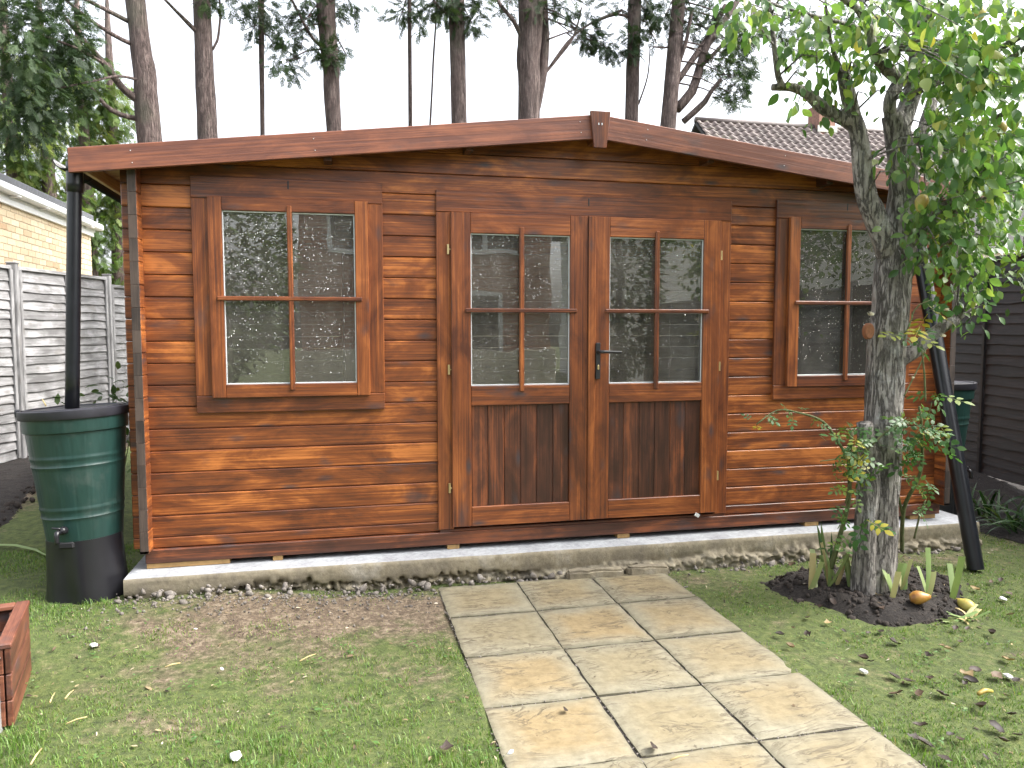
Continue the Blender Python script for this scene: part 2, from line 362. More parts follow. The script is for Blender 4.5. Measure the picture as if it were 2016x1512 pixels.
def tube_vf(pts, rad, sides=8, step=.1, nz=0, nf=6, base=0, flute=0):
    pts, rad = resample(pts, rad, step); V = []; Fs = []
    t0 = (pts[1] - pts[0]).normalized(); u = t0.orthogonal().normalized()
    for i, (p, r) in enumerate(zip(pts, rad)):
        t = (pts[min(i + 1, len(pts) - 1)] - pts[max(i - 1, 0)]).normalized()
        u = (u - t * u.dot(t)).normalized(); v = t.cross(u)
        for k in range(sides):
            a = 2 * math.pi * k / sides; d = u * math.cos(a) + v * math.sin(a); rr = r
            if nz: q = p + d * r; rr = r * (1 + nz * mnoise.noise(Vector((q.x * nf, q.y * nf, q.z * nf * .45))) + nz * .6 * mnoise.noise(Vector((q.x * nf * 3.5, q.y * nf * 3.5, q.z * nf))))
            V.append(p + d * rr)
    n = len(pts)
    for i in range(n - 1):
        for k in range(sides):
            Fs.append((base + i * sides + k, base + i * sides + (k + 1) % sides, base + (i + 1) * sides + (k + 1) % sides, base + (i + 1) * sides + k))
    Fs.append(tuple(base + k for k in reversed(range(sides)))); Fs.append(tuple(base + (n - 1) * sides + k for k in range(sides)))
    return V, Fs
def tubes(name, lst, mat, parent=None, sides=8, step=.1, nz=0, nf=6, smooth=True, loc=(0, 0, 0)):
    V = []; Fs = []
    for pts, rad in lst:
        v, f = tube_vf(pts, rad, sides, step, nz, nf, len(V)); V += v; Fs += f
    L = Vector(loc)
    return obj(name, mesh(name, [v - L for v in V], Fs, smooth), mat, parent, loc)
def lathe(name, prof, mat, parent=None, sides=40, loc=(0, 0, 0), fn=None, smooth=True, cap=True):
    V = []; Fs = []
    for (r, z) in prof:
        for k in range(sides):
            a = 2 * math.pi * k / sides; rr = fn(r, z, a) if fn else r; V.append((rr * math.cos(a), rr * math.sin(a), z))
    n = len(prof)
    for i in range(n - 1):
        for k in range(sides): Fs.append((i * sides + k, i * sides + (k + 1) % sides, (i + 1) * sides + (k + 1) % sides, (i + 1) * sides + k))
    if cap: Fs.append(tuple(reversed(range(sides)))); Fs.append(tuple((n - 1) * sides + k for k in range(sides)))
    me = mesh(name, V, Fs, smooth)
    o = obj(name, me, mat, parent, loc)
    if smooth:
        try: me.set_sharp_from_angle(angle=math.radians(40))
        except Exception: pass
    return o
def merged(name, tv, tf, mats, locs, tints, mat, parent=None, smooth=False):
    """many copies of a small template baked into one mesh"""
    tv = np.asarray(tv); tf = np.asarray(tf); N = len(locs); nv = len(tv)
    V = np.einsum('nij,vj->nvi', np.asarray(mats), tv) + np.asarray(locs)[:, None, :]
    Fc = (tf[None] + (np.arange(N) * nv)[:, None, None]).reshape(-1, tf.shape[1])
    return obj(name, fast_mesh(name, V.reshape(-1, 3), Fc, {'tint': np.repeat(tints, nv)}, smooth), mat, parent)
def rmat(d, up, roll=0.0, s=1.0):
    """matrix whose x axis is d, z near up"""
    x = Vector(d).normalized(); y = Vector(up).cross(x)
    if y.length < 1e-4: y = Vector((0, 1, 0)).cross(x)
    y.normalize(); z = x.cross(y)
    R = Matrix((x, y, z)).transposed() @ Matrix.Rotation(roll, 3, 'X')
    return np.array(R) * s
def rnd_dir(): 
    v = rng.normal(size=3); return v / np.linalg.norm(v)
def sstep(a, b, x): t = np.clip((x - a) / (b - a), 0, 1); return t * t * (3 - 2 * t)

# ------------------------------------------------------------------ ground
def gz(x, y):
    x = np.asarray(x, float); y = np.asarray(y, float)
    z = .06 * sstep(-.95, -.2, y) * (1 - sstep(-1.1, -.05, x))
    z = z + .09 * sstep(.3, 3, y) * (1 - sstep(-2.0, -1.6, x))
    z = z + .10 * sstep(.3, 2.5, y) * sstep(3.7, 4.4, x)
    z = z + .008 * np.sin(x * 5.1 + 1) * np.cos(y * 4.3) * (1 - sstep(4, 8, np.hypot(x, y)))
    return z
def inpath(x, y): return (x > .045) & (x < 1.43) & (y < -.19)
def bed(x, y):      # soil round the pear tree: >0 inside
    a = np.arctan2(y + .80, x - 2.40); r = 1 + .10 * np.sin(3 * a + .6) + .06 * np.sin(5 * a)
    return 1 - np.hypot((x - 2.40) / .60, (y + .80) / .47) / r
def bare(x, y):
    b = np.zeros_like(x)
    def blob(cx, cy, rx, ry, s): return s * np.exp(-(((x - cx) / rx) ** 2 + ((y - cy) / ry) ** 2))
    b += blob(-.35, -.40, .75, .20, .85) + blob(-1.15, -.5, .6, .35, .42) + blob(.0, -.75, .35, .3, .35)
    b += blob(-.75, -.95, .5, .3, .35) + blob(1.6, -.35, .5, .18, .35) + blob(1.62, -1.0, .22, .9, .22) + blob(-1.3, -1.1, .4, .2, .25)
    b += blob(-1.1, -1.5, .35, .25, .3) + blob(-.2, -1.3, .4, .25, .3) + blob(-.55, -.65, .9, .25, .3) + blob(2.3, -1.6, .5, .3, .2)
    b += blob(3.1, -.35, .6, .2, .5) + 1.1 * sstep(-2.6, -3.0, x) * sstep(.8, 1.6, y) + .55 * sstep(3.5, 4.2, x) * sstep(-.7, -.2, y)
    return np.clip(b, 0, 1)
def axis(a, b, fine0, fine1, st, n):
    g = np.arange(fine0, fine1, st); lo = fine0 - np.geomspace(st, fine0 - a, n)[::-1]; hi = fine1 - st + np.geomspace(st, b - fine1, n)
    return np.concatenate([lo, g, hi])
gx = axis(-150, 160, -3.6, 5.0, .06, 22); gy = axis(-60, 260, -3.0, 1.6, .06, 24)
X, Y = np.meshgrid(gx, gy); Z = gz(X, Y)
nfv = [mnoise.noise(Vector((a * 3, c * 3, 0))) * .006 + mnoise.noise(Vector((a * 11, c * 11, 5))) * .004 if -4 < a < 5.2 and -3.2 < c < 2 else 0 for a, c in zip(X.ravel(), Y.ravel())]
Z = Z + np.array(nfv).reshape(Z.shape)
Z = np.where((X > -1.5) & (X < 3.6) & (Y > -.05) & (Y < 3.2), -.05, Z)
Z = np.where((X > .1) & (X < 1.38) & (Y < -.25) & (Y > -3.2), -.03, Z)
nx, ny = len(gx), len(gy)
idx = np.arange(nx * ny).reshape(ny, nx)
Fq = np.stack([idx[:-1, :-1], idx[:-1, 1:], idx[1:, 1:], idx[1:, :-1]], -1).reshape(-1, 4)
tag(obj('lawn', fast_mesh('lawn', np.stack([X, Y, Z], -1).reshape(-1, 3), Fq, {'bare': bare(X, Y).ravel()}, True), 'lawn_ground'), kind='structure')
def sheet(name, fx, fy, zf, mat, inside, kind='structure'):
    XX, YY = np.meshgrid(fx, fy); zz = zf(XX, YY); ins = inside(XX, YY).ravel(); n1, n2 = len(fx), len(fy)
    V = np.stack([XX, YY, zz], -1).reshape(-1, 3); V[:, 2] += [mnoise.noise(Vector((v[0] * 14, v[1] * 14, 3))) * .014 for v in V]
    ii = np.arange(n1 * n2).reshape(n2, n1); q = np.stack([ii[:-1, :-1], ii[:-1, 1:], ii[1:, 1:], ii[1:, :-1]], -1).reshape(-1, 4)
    q = q[np.all(ins[q], axis=1)]
    return tag(obj(name, fast_mesh(name, V, q, None, True), mat), kind=kind)
bedz = lambda x, y: gz(x, y) - .02 + .075 * sstep(0, .35, bed(x, y))
sheet('soil_bed', np.arange(1.6, 3.25, .02), np.arange(-1.45, -.15, .02), bedz, 'soil', lambda x, y: bed(x, y) > -.03)
sheet('soil_border', np.arange(-4.2, -2.2, .05), np.arange(.3, 6.5, .05), lambda x, y: gz(x, y) - .03 + .07 * sstep(-2.75, -3.0, x + .08 * np.sin(y * 3)) , 'soil', lambda x, y: x < -2.6 + .1 * np.sin(y * 2.3) - .25 * (y < 1.2) * (1.2 - y))
sheet('soil_corner', np.arange(3.7, 6.0, .04), np.arange(-.6, 2.5, .04), lambda x, y: gz(x, y) - .03 + .07 * sstep(3.85, 4.15, x) * sstep(-.5, -.2, y + .10 * np.sin(x * 6)), 'soil', lambda x, y: x > 3.95 + .3 * (y < 0) * (-y))

# ------------------------------------------------------------------ paving path
path = thing('paving_path', 'path of buff riven paving slabs leading to the doors', 'path', (.74, -1.4, 0))
path['kind'] = 'structure'; del path['category']; del path['label']; path.name = 'path'
colx = [.06, .515, .96, 1.415]; rowy = [-.20, -.668, -1.15, -1.61, -2.05, -2.5, -2.95]
for r in range(6):
    for k in range(3):
        dx = random.uniform(-.0025, .0025); dy = random.uniform(-.0025, .0025)
        x0, x1 = colx[k] + .0045 + dx, colx[k + 1] - .0045 + dx; y1, y0 = rowy[r] - .0045 + dy, rowy[r + 1] + .0045 + dy
        if k == 2: y0 += .006; y1 += .006
        n = 14; V = []; Fs = []; cx, cy = (x0 + x1) / 2, (y0 + y1) / 2; sd_ = random.random() * 50
        for j in range(n + 1):
            for i in range(n + 1):
                u, v = i / n, j / n; px, py = x0 + u * (x1 - x0) - cx, y0 + v * (y1 - y0) - cy
                edge = min(u, v, 1 - u, 1 - v)
                if edge == 0: px += mnoise.noise(Vector((sd_, u * 6, v * 6))) * .005; py += mnoise.noise(Vector((sd_ + 9, u * 6, v * 6))) * .005
                z = .014 + mnoise.noise(Vector((px * 7 + sd_, py * 7, 0))) * .0045 + mnoise.noise(Vector((px * 22 + sd_, py * 22, 4))) * .002 - (.006 if edge == 0 else 0)
                V.append((px, py, z))
        for j in range(n):
            for i in range(n): a = j * (n + 1) + i; Fs.append((a, a + 1, a + n + 2, a + n + 1))
        ring = [i for i in range(n + 1)] + [(j + 1) * (n + 1) - 1 for j in range(1, n + 1)] + [n * (n + 1) + i for i in reversed(range(n))] + [j * (n + 1) for j in reversed(range(1, n))]
        b0 = len(V); V += [(V[i][0], V[i][1], -.04) for i in ring]
        for q in range(len(ring)): q2 = (q + 1) % len(ring); Fs.append((ring[q], b0 + q, b0 + q2, ring[q2]))
        o = obj('paving_slab', mesh('paving_slab', V, Fs, True), 'paving_stone', path, (cx - .74, cy + 1.4, 0), (random.uniform(-.004, .004), random.uniform(-.004, .004), random.uniform(-.004, .004)))
        o.data.set_sharp_from_angle(angle=math.radians(50))
jb = obj('joint_bed', mesh('joint_bed', [(.062, -3.0, .003), (1.413, -3.0, .003), (1.413, -.202, .003), (.062, -.202, .003)], [(0, 1, 2, 3)]), 'soil', path, (-.74, 1.4, 0))

# ------------------------------------------------------------------ concrete base
base = thing('concrete_base', 'pale concrete slab with broken edge under the timber cabin', 'concrete base', (1.07, 1.5, 0))
xs = np.arange(-1.565, 3.705, .012); lv = [(.165, 0), (.158, -.006), (.14, -.008), (.115, -.008), (.09, -.008), (.075, -.004), (.066, -.002), (.058, .0), (.049, .0), (.04, 0), (.03, 0), (.02, 0), (.008, 0), (-.004, 0), (-.06, 0)]
V = []; Fs = []
for j, (z, dy) in enumerate(lv):
    for x in xs:
        n1 = mnoise.noise(Vector((x * 3, z * 4, 0))); n2 = mnoise.noise(Vector((x * 14, z * 20, 7))); n3 = mnoise.noise(Vector((x * 40, z * 40, 2)))
        br = .062 + .06 * mnoise.noise(Vector((x * 1.9, 3, 0))) + .03 * n3
        y = -.17 + dy + .003 * n2 * (j > 0) + .003 * n1 + .002 * n3
        led = float(sstep(.55, .8, x))
        if z < br: y += (1 - led) * (.022 + .035 * n2 + .05 * n3) + led * (-.03 + .018 * n2 + .03 * n3)
        V.append((x, y, z + (.006 * n2 if 1 < j < 13 else 0) + (.002 * n1 if j == 0 else 0)))
nX = len(xs)
for j in range(len(lv) - 1):
    for i in range(nX - 1): a = j * nX + i; Fs.append((a, a + nX, a + nX + 1, a + 1))
L0 = Vector((1.07, 1.5, 0))
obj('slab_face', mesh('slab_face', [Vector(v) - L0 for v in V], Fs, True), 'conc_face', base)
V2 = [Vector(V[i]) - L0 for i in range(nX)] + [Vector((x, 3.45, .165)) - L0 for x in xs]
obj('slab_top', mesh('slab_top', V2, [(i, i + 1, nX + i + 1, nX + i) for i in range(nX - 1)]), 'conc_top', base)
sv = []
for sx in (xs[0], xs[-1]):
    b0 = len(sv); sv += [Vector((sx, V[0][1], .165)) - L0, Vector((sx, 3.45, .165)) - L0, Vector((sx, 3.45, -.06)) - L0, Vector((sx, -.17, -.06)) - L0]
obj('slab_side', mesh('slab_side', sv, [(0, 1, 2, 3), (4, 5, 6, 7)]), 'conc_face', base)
# rubble
def stone_t(seed):
    bm = bmesh.new(); bmesh.ops.create_icosphere(bm, subdivisions=1, radius=1); r_ = random.Random(seed)
    for v in bm.verts: v.co *= r_.uniform(.7, 1.15)
    bm.verts.ensure_lookup_table(); V = [v.co[:] for v in bm.verts]; Fq = [[v.index for v in f.verts] for f in bm.faces]; bm.free(); return V, Fq
sv_, sf_ = stone_t(3)
loc = []; mt = []
for i in range(850):
    x = rng.uniform(-1.6, 3.6); 
    dens = 1.0 if x < .9 else .55
    if rng.random() > dens: continue
    y = -.185 - abs(rng.normal(0, .05)); 
    if .05 < x < 1.42 and y < -.2:
        if rng.random() > .4: continue
        y = -.195
    s = float(np.clip(rng.gamma(1.7, .0055), .003, .034))
    loc.append((x, y, float(gz(x, y)) + .004 + max(0, (y + .235)) * rng.uniform(0, .9))); mt.append(rmat(rnd_dir(), (0, 0, 1), 0, s) @ np.diag([1, .8, .6]))
for i in range(800):
    x = rng.normal(-.5, .8); y = -.22 - abs(rng.normal(0, .16)); 
    if x < -1.7 or inpath(x, y): continue
    s = rng.gamma(2, .0016) + .0015; loc.append((x, y, float(gz(x, y)) + .004)); mt.append(rmat(rnd_dir(), (0, 0, 1), 0, s))
tag(merged('rubble', sv_, sf_, mt, loc, rng.random(len(loc)), 'rubble_mat'), 'loose grey rubble and grit along the foot of the concrete base', 'rubble', None, 'stuff')
# flagstone lumps against the base, beside the path
for i, (x, sx) in enumerate(((.98, .34), (1.31, .26))):
    bm = bmesh.new(); bmesh.ops.create_cube(bm, size=1); bmesh.ops.scale(bm, vec=(sx, .07, .06), verts=bm.verts); bmesh.ops.bevel(bm, geom=bm.edges[:], offset=.012, segments=2, affect='EDGES'); bmesh.ops.subdivide_edges(bm, edges=[e for e in bm.edges if e.calc_length() > .1], cuts=5)
    for v in bm.verts: v.co += Vector((mnoise.noise(v.co * 15 + Vector((i * 5, 0, 0))), mnoise.noise(v.co * 17 + Vector((9, i * 7, 0))), mnoise.noise(v.co * 16 + Vector((0, 3, i))))) * .010
    me = bpy.data.meshes.new('stone'); bm.to_mesh(me); bm.free()
    tag(obj('stone_block', me, 'conc_face', None, (x, -.225 , .026), (0, .03, random.uniform(-.04, .04))), ('longer' if i == 0 else 'shorter') + ' rough pale stone block wedged between path and concrete base', 'stone', 'stone blocks by the base')

# ------------------------------------------------------------------ timber cabin
XC = 1.016; PT = .118; ZJ = .33; D = 3.2
cab = thing('timber_cabin', 'brown stained log cabin with double glazed doors and low gable roof', 'cabin', (XC, 0, .165))
CL = Vector((XC, 0, .165))
def cb(fn, name, x0, x1, y0, y1, z0, z1, mat, parent=None, ch=.003, poff=None):
    """box given in world coordinates, parented to the cabin or to a part whose origin is poff"""
    o = poff if poff is not None else CL
    return fn(name, x0 - o.x, x1 - o.x, y0 - o.y, y1 - o.y, z0 - o.z, z1 - o.z, mat, parent or cab, ch)
XL, XR = -1.555, 2 * XC + 1.555
WL = (-1.211, -.208, 1.005, 2.268); SH = 3.452; WR = (WL[0] + SH, WL[1] + SH, WL[2], WL[3]); DR = (.091, 1.927, .287, 2.245)
roofz = lambda x: 2.680 - .1177 * abs(x - XC)          # top of the barge board
TH = .044
def log(x0, x1, z0, z1): cb(hbox, 'log_board', x0, x1, 0, TH, z0 + .0012, z1 - .0012, 'stain', ch=.005)
log(XL, DR[0] + .05, .272, ZJ); log(DR[1] - .05, XR, .272, ZJ)
for k in range(17):
    z0 = ZJ + k * PT; z1 = z0 + PT
    cuts = []
    if 6 <= k <= 15: cuts += [(WL[0] + .06, WL[1] - .06), (WR[0] + .06, WR[1] - .06)]
    if k <= 15: cuts += [(DR[0] + .05, DR[1] - .05)]
    x = XL
    for a, c in sorted(cuts): log(x, a, z0, z1); x = c
    if k < 16: log(x, XR, z0, z1)
# gable boards, cut to the roof slope
def gable_board(x0, x1, z0, z1, y0, nm='gable_board'):
    zt = lambda x: roofz(x) - .055
    pts = [(x0, z0)]; 
    n = 30; top = []
    for i in range(n + 1):
        x = x0 + (x1 - x0) * i / n; top.append((x, min(z1 - .0012, zt(x))))
    top = [(x, z) for x, z in top if z > z0 + .003]
    if len(top) < 2: return
    a, c = top[0][0], top[-1][0]
    prof = [(a, z0 + .0012)] + [(c, z0 + .0012)] + top[::-1]
    cx, cz = (a + c) / 2, (z0 + z1) / 2
    ch = .005; V = []; Fs = []; m = len(prof)
    for (x, z) in prof: V.append((x - cx, y0 + ch - y0 - TH / 2, z - cz))
    for (x, z) in prof: V.append((x - cx, -TH / 2, min(max(z, z0 + ch), max(z1 - ch, z0 + ch)) - cz))
    for (x, z) in prof: V.append((x - cx, TH / 2, z - cz))
    for i in range(m):
        j = (i + 1) % m; Fs.append((i, j, m + j, m + i)); Fs.append((i, 2 * m + i, 2 * m + j, j))
    Fs.append(tuple(range(m, 2 * m))); Fs.append(tuple(reversed(range(2 * m, 3 * m))))
    obj(nm, mesh(nm, V, Fs), 'stain', cab, Vector((cx, y0 + TH / 2, cz)) - CL)
for k in (16, 17, 18): gable_board(XL if k == 16 else -1.5, XR if k == 16 else XR - .05, ZJ + k * PT, ZJ + (k + 1) * PT, 0)
for k in (16, 17, 18): gable_board(-1.5, XR - .05, ZJ + k * PT, ZJ + (k + 1) * PT, D)
# sill, packers
cb(hbox, 'sill_beam', -1.493, 2 * XC + 1.493, -.022, .05, .195, .270, 'stain_dark', ch=.004)
for a, c in ((-1.49, -1.065), (-.838, -.785), (.143, .215), (1.2, 1.28), (2.5, 2.6), (3.3, 3.5)): cb(hbox, 'packer', a, c, -.012, .06, .166, .194, 'shim', ch=.002)
cb(hbox, 'floor_bearer', -1.45, 3.48, .1, .16, .166, .2, 'stain_dark')
# corner: ends of the side logs, and the side walls
for xc in (-1.478, 2 * XC + 1.478):
    for k in range(-1, 16):
        z0 = ZJ + k * PT - PT / 2 + (0.0); z1 = z0 + PT
        if k == -1: z0 = .285
        cb(dbox, 'side_log', xc - TH / 2, xc + TH / 2, -.095, D + .14, z0 + .001, z1 - .001, 'stain', ch=.004)
        e = cb(vbox, 'log_end', xc - TH / 2 + .001, xc + TH / 2 - .001, -.0985, -.0952, z0 + .0006, z1 - .0006, 'end_grain', ch=.001)
    zt = ZJ + 15.5 * PT; cb(dbox, 'side_log', xc - TH / 2, xc + TH / 2, -.095, D + .14, zt + .001, roofz(xc) - .07, 'stain', ch=.004); cb(vbox, 'log_end', xc - TH / 2 + .001, xc + TH / 2 - .001, -.0985, -.0952, zt + .0006, roofz(xc) - .07, 'end_grain', ch=.001)
# back wall and interior
for k in range(0, 16): cb(hbox, 'back_log', XL, XR, D, D + TH, ZJ + k * PT + .001, ZJ + (k + 1) * PT - .001, 'inner_pine', ch=.004)
cb(hbox, 'back_log', XL, XR, D, D + TH, .2, ZJ - .001, 'inner_pine', ch=.004)
for i in range(11): cb(hbox, 'floor_board', -1.45, 3.48, .06 + i * .285, .342 + i * .285, .205, .225, 'inner_pine', ch=.002)
for xa in (-1.452, 3.474): cb(dbox, 'bounce_lining', xa, xa + .012, .06, D - .01, .23, 2.25, 'inner_pine')  # pale pine sheets added to bounce light inside the dark cabin
# roof
def roof_slab(nm, s, t0, t1, mat, y0, y1, ov=0.0):
    xe = XC + s * (2.765 + ov)
    V = [(XC, y0, roofz(XC) - t0), (xe, y0, roofz(xe) - t0), (xe, y1, roofz(xe) - t0), (XC, y1, roofz(XC) - t0)]
    V += [(x, y, z - (t1 - t0)) for x, y, z in V]
    Fs = [(0, 1, 2, 3), (7, 6, 5, 4), (0, 4, 5, 1), (1, 5, 6, 2), (2, 6, 7, 3), (3, 7, 4, 0)]
    if s < 0: Fs = [f[::-1] for f in Fs]
    return obj(nm, mesh(nm, [Vector(v) - CL for v in V], Fs), mat, cab)
for s in (-1, 1):
    for i in range(34):
        roof_slab('roof_board', s, .022, .040, 'stain_dark', -.118 + i * .1045, -.118 + (i + 1) * .1045 - .002) if i in () else None
    ang = math.atan(.1177) * (1 if s < 0 else -1)
    for i in range(26):          # boards run from eave to ridge beneath the felt
        y0 = -.118 + i * .1365
        ob = boxm(2.775, .135, .018, .002); rmm = 'stain_dark' if i < 2 or i > 23 else 'inner_pine'; L = 2.765 / 2
        obj('roof_board', ob, rmm, cab, Vector((XC + s * L, y0 + .068, roofz(XC + s * L) - .031)) - CL, (0, -ang if s > 0 else -ang, 0))
    roof_slab('felt', s, -.006, .020, 'felt', -.125, D + .26, .012)
    # barge board
    xe = XC + s * 2.768; n = 2
    for yy in (-.15, D + .24):
        V = []
        for x, zt, zb in ((XC + s * .03, roofz(XC + s * .03), roofz(XC + s * .03) - .136), (xe, roofz(xe), roofz(xe) - .122)):
            for y in (yy, yy + .024):
                V += [(x, y, zt), (x, y, zb)]
        cx = (XC + xe) / 2; cz = roofz(cx) - .065
        th = math.atan2(roofz(xe) - roofz(XC), xe - XC); R = Matrix.Rotation(th, 3, 'Y')
        c0 = Vector((cx, yy + .012, cz)); V = [R @ (Vector(v) - c0) for v in V]
        Fs = [(0, 1, 5, 4), (3, 2, 6, 7), (0, 4, 6, 2), (1, 3, 7, 5), (0, 2, 3, 1), (4, 5, 7, 6)]
        me = mesh('barge_board', V, Fs); bm = bmesh.new(); bm.from_mesh(me); bmesh.ops.recalc_face_normals(bm, faces=bm.faces); bmesh.ops.bevel(bm, geom=bm.edges[:], offset=.003, segments=1, affect='EDGES'); bm.to_mesh(me); bm.free()
        bo = obj('barge_board', me, 'stain_fascia', cab, c0 - CL, (0, -th, 0))
        if yy < 0:
            for nx_, nz_ in ((-.0, .03), (.0, -.03)):
                for fx in (-1.28, .2, 1.1):
                    obj('nail', boxm(.0045, .003, .0045, .001), 'gasket', bo, (fx * (1 if s < 0 else -1), -.0135, nz_))
    # purlins poking out under the barge board
for x in (-.50, .272, XC, 1.735, 2.545):
    cb(dbox, 'purlin', x - .022, x + .022, -.112, D + .2, roofz(x) - .145, roofz(x) - .052, 'stain_dark', ch=.003)
for x in (-1.70, 2 * XC + 1.70): cb(dbox, 'eave_board', x - .012, x + .012, -.112, D + .2, roofz(x) - .11, roofz(x) - .05, 'raw_pine', ch=.002)
# keystone
kx = XC; V = []
for (hw, z) in ((.061, 2.693), (.037, 2.487)):
    for y in (-.172, -.150): V += [(-hw, y + .161, z - 2.59), (hw, y + .161, z - 2.59)]
Fs = [(0, 4, 5, 1), (2, 3, 7, 6), (0, 2, 6, 4), (1, 5, 7, 3), (0, 1, 3, 2), (4, 6, 7, 5)]
RK = Matrix.Rotation(math.pi / 2, 3, 'Y'); me = mesh('gable_keystone', [RK @ Vector(v) for v in V], Fs); bm = bmesh.new(); bm.from_mesh(me); bmesh.ops.recalc_face_normals(bm, faces=bm.faces); bmesh.ops.bevel(bm, geom=bm.edges[:], offset=.003, segments=1, affect='EDGES'); bm.to_mesh(me); bm.free()
ks = obj('gable_keystone', me, 'stain_trim', cab, Vector((kx, -.161, 2.59)) - CL, (0, -math.pi / 2, 0))
for dx in (-.008, .012): obj('nail', boxm(.012, .004, .006, .001), 'gasket', ks, (.03, -.012, dx))

# droplets on a pane, as one part
dv, df = [], []
for j, (r, h) in enumerate(((1, 0), (.75, .55))):
    for k in range(6): a = k * math.pi / 3; dv.append((r * math.cos(a), -h, r * math.sin(a)))
dv.append((0, -.8, 0))
for k in range(6): df.append((k, (k + 1) % 6, 6 + (k + 1) % 6)); df.append((k, 6 + (k + 1) % 6, 6 + k)); df.append((6 + k, 6 + (k + 1) % 6, 12))
def droplets(x0, x1, z0, z1, y, n, parent, off):
    xs_ = rng.uniform(x0 + .006, x1 - .006, n); zs = z0 + (z1 - z0) * np.power(rng.uniform(0.01, .99, n), .75)
    ss = rng.gamma(1.8, .0008, n) + .0008; ss = np.clip(ss, .0008, .0045)
    locs = np.stack([xs_ - off.x, np.full(n, y - off.y), zs - off.z], 1); st = rng.uniform(1.0, 1.7, n)
    mts = [np.diag([s, s * .6, s * q]) for s, q in zip(ss, st)]
    o = merged('raindrops', dv, df, mts, locs, rng.random(n), 'water_drop', parent, True); o['kind'] = 'stuff'; return o
def glazing(par, off, gx0, gx1, gz0, gz1, xm, zm, mv0, mv1, mh0, mh1, y, nd):
    """four panes, white gasket lines, cross bars; all children of the sash or door"""
    cb(hbox, 'glass_pane', gx0, gx1, y + .020, y + .026, gz0, gz1, 'glass', par, 0, off)
    gp = par.children[-1] if par.children else None
    gp = bpy.context.scene.collection.objects[-1]
    for a in (0, 1):
        zz = gz0 if a == 0 else gz1 - .007
        cb(hbox, 'gasket', gx0, gx1, y + .012, y + .0195, zz, zz + .007, 'gasket', par, .001, off)
        xx = gx0 if a == 0 else gx1 - .006
        cb(vbox, 'gasket', xx, xx + .006, y + .0125, y + .0195, gz0 + .007, gz1 - .007, 'gasket', par, .001, off)
    cb(vbox, 'glazing_bar', xm - .0135, xm + .0135, y - .010, y + .012, mv0, mv1, 'stain_trim', par, .005, off)
    cb(hbox, 'glazing_bar', mh0, mh1, y - .013, y + .011, zm - .012, zm + .012, 'stain_trim', par, .005, off)
    droplets(gx0, gx1, gz0, gz1, y + .0199, nd, par, off)
def screw_slot(x, z): cb(vbox, 'screw_slot', x - .004, x + .004, -.0245, -.018, z - .022, z + .022, 'iron', cab, .0015)

for wi, (W, sh, nd) in enumerate(((WL, 0.0, 1900), (WR, SH, 900))):
    win = obj('window', boxm(.001, .001, .001, 0), 'stain', cab, Vector((W[0] + .5, 0, 1.6)) - CL)   # surround assembled below
    bpy.data.objects.remove(win, do_unlink=True)
    x0, x1, z0, z1 = W
    hd = cb(hbox, 'window_surround', x0, x1, -.022, .075, 2.152, z1, 'stain_trim')           # head board
    cb(hbox, 'window_surround', x0, x1, -.022, .075, z0, 1.096, 'stain_trim')
    cb(vbox, 'window_surround', x0, x0 + .105, -.021, .074, 1.0975, 2.1505, 'stain_trim')
    cb(vbox, 'window_surround', x1 - .105, x1, -.021, .074, 1.0975, 2.1505, 'stain_trim')
    sx0, sx1, sz0, sz1 = -1.127 + sh, -.290 + sh, 1.087, 2.159
    off = Vector(((sx0 + sx1) / 2, -.02, (sz0 + sz1) / 2))
    sash = cb(vbox, 'window_sash', sx0, sx0 + .072, -.043, .02, sz0, sz1, 'stain_trim_v')
    # the sash is the left stile mesh; its other pieces hang from it
    so_ = Vector(sash.location) + CL; Rinv = Matrix.Rotation(math.pi / 2, 3, 'Y')
    sash.rotation_euler = (0, 0, 0); sash.data.transform(Matrix.Rotation(-math.pi / 2, 4, 'Y'))
    def sp(fn, nm, a, c, d, e, f_, g, mat='stain_trim', ch=.003): return cb(fn, nm, a, c, d, e, f_, g, mat, sash, ch, so_)
    sp(vbox, 'stile', sx1 - .072, sx1, -.043, .02, sz0, sz1)
    sp(hbox, 'rail', sx0 + .0725, sx1 - .0725, -.0425, .02, sz1 - .070, sz1); sp(hbox, 'rail', sx0 + .0725, sx1 - .0725, -.0425, .02, sz0, sz0 + .070)
    glazing(sash, so_, sx0 + .0725, sx1 - .0725, sz0 + .0705, sz1 - .0705, -.7085 + sh, 1.622, 1.122, 2.122, -1.088 + sh, -.327 + sh, -.043, nd)
    screw_slot(-.712 + sh, 2.236)
screw_slot(.998, 2.205)
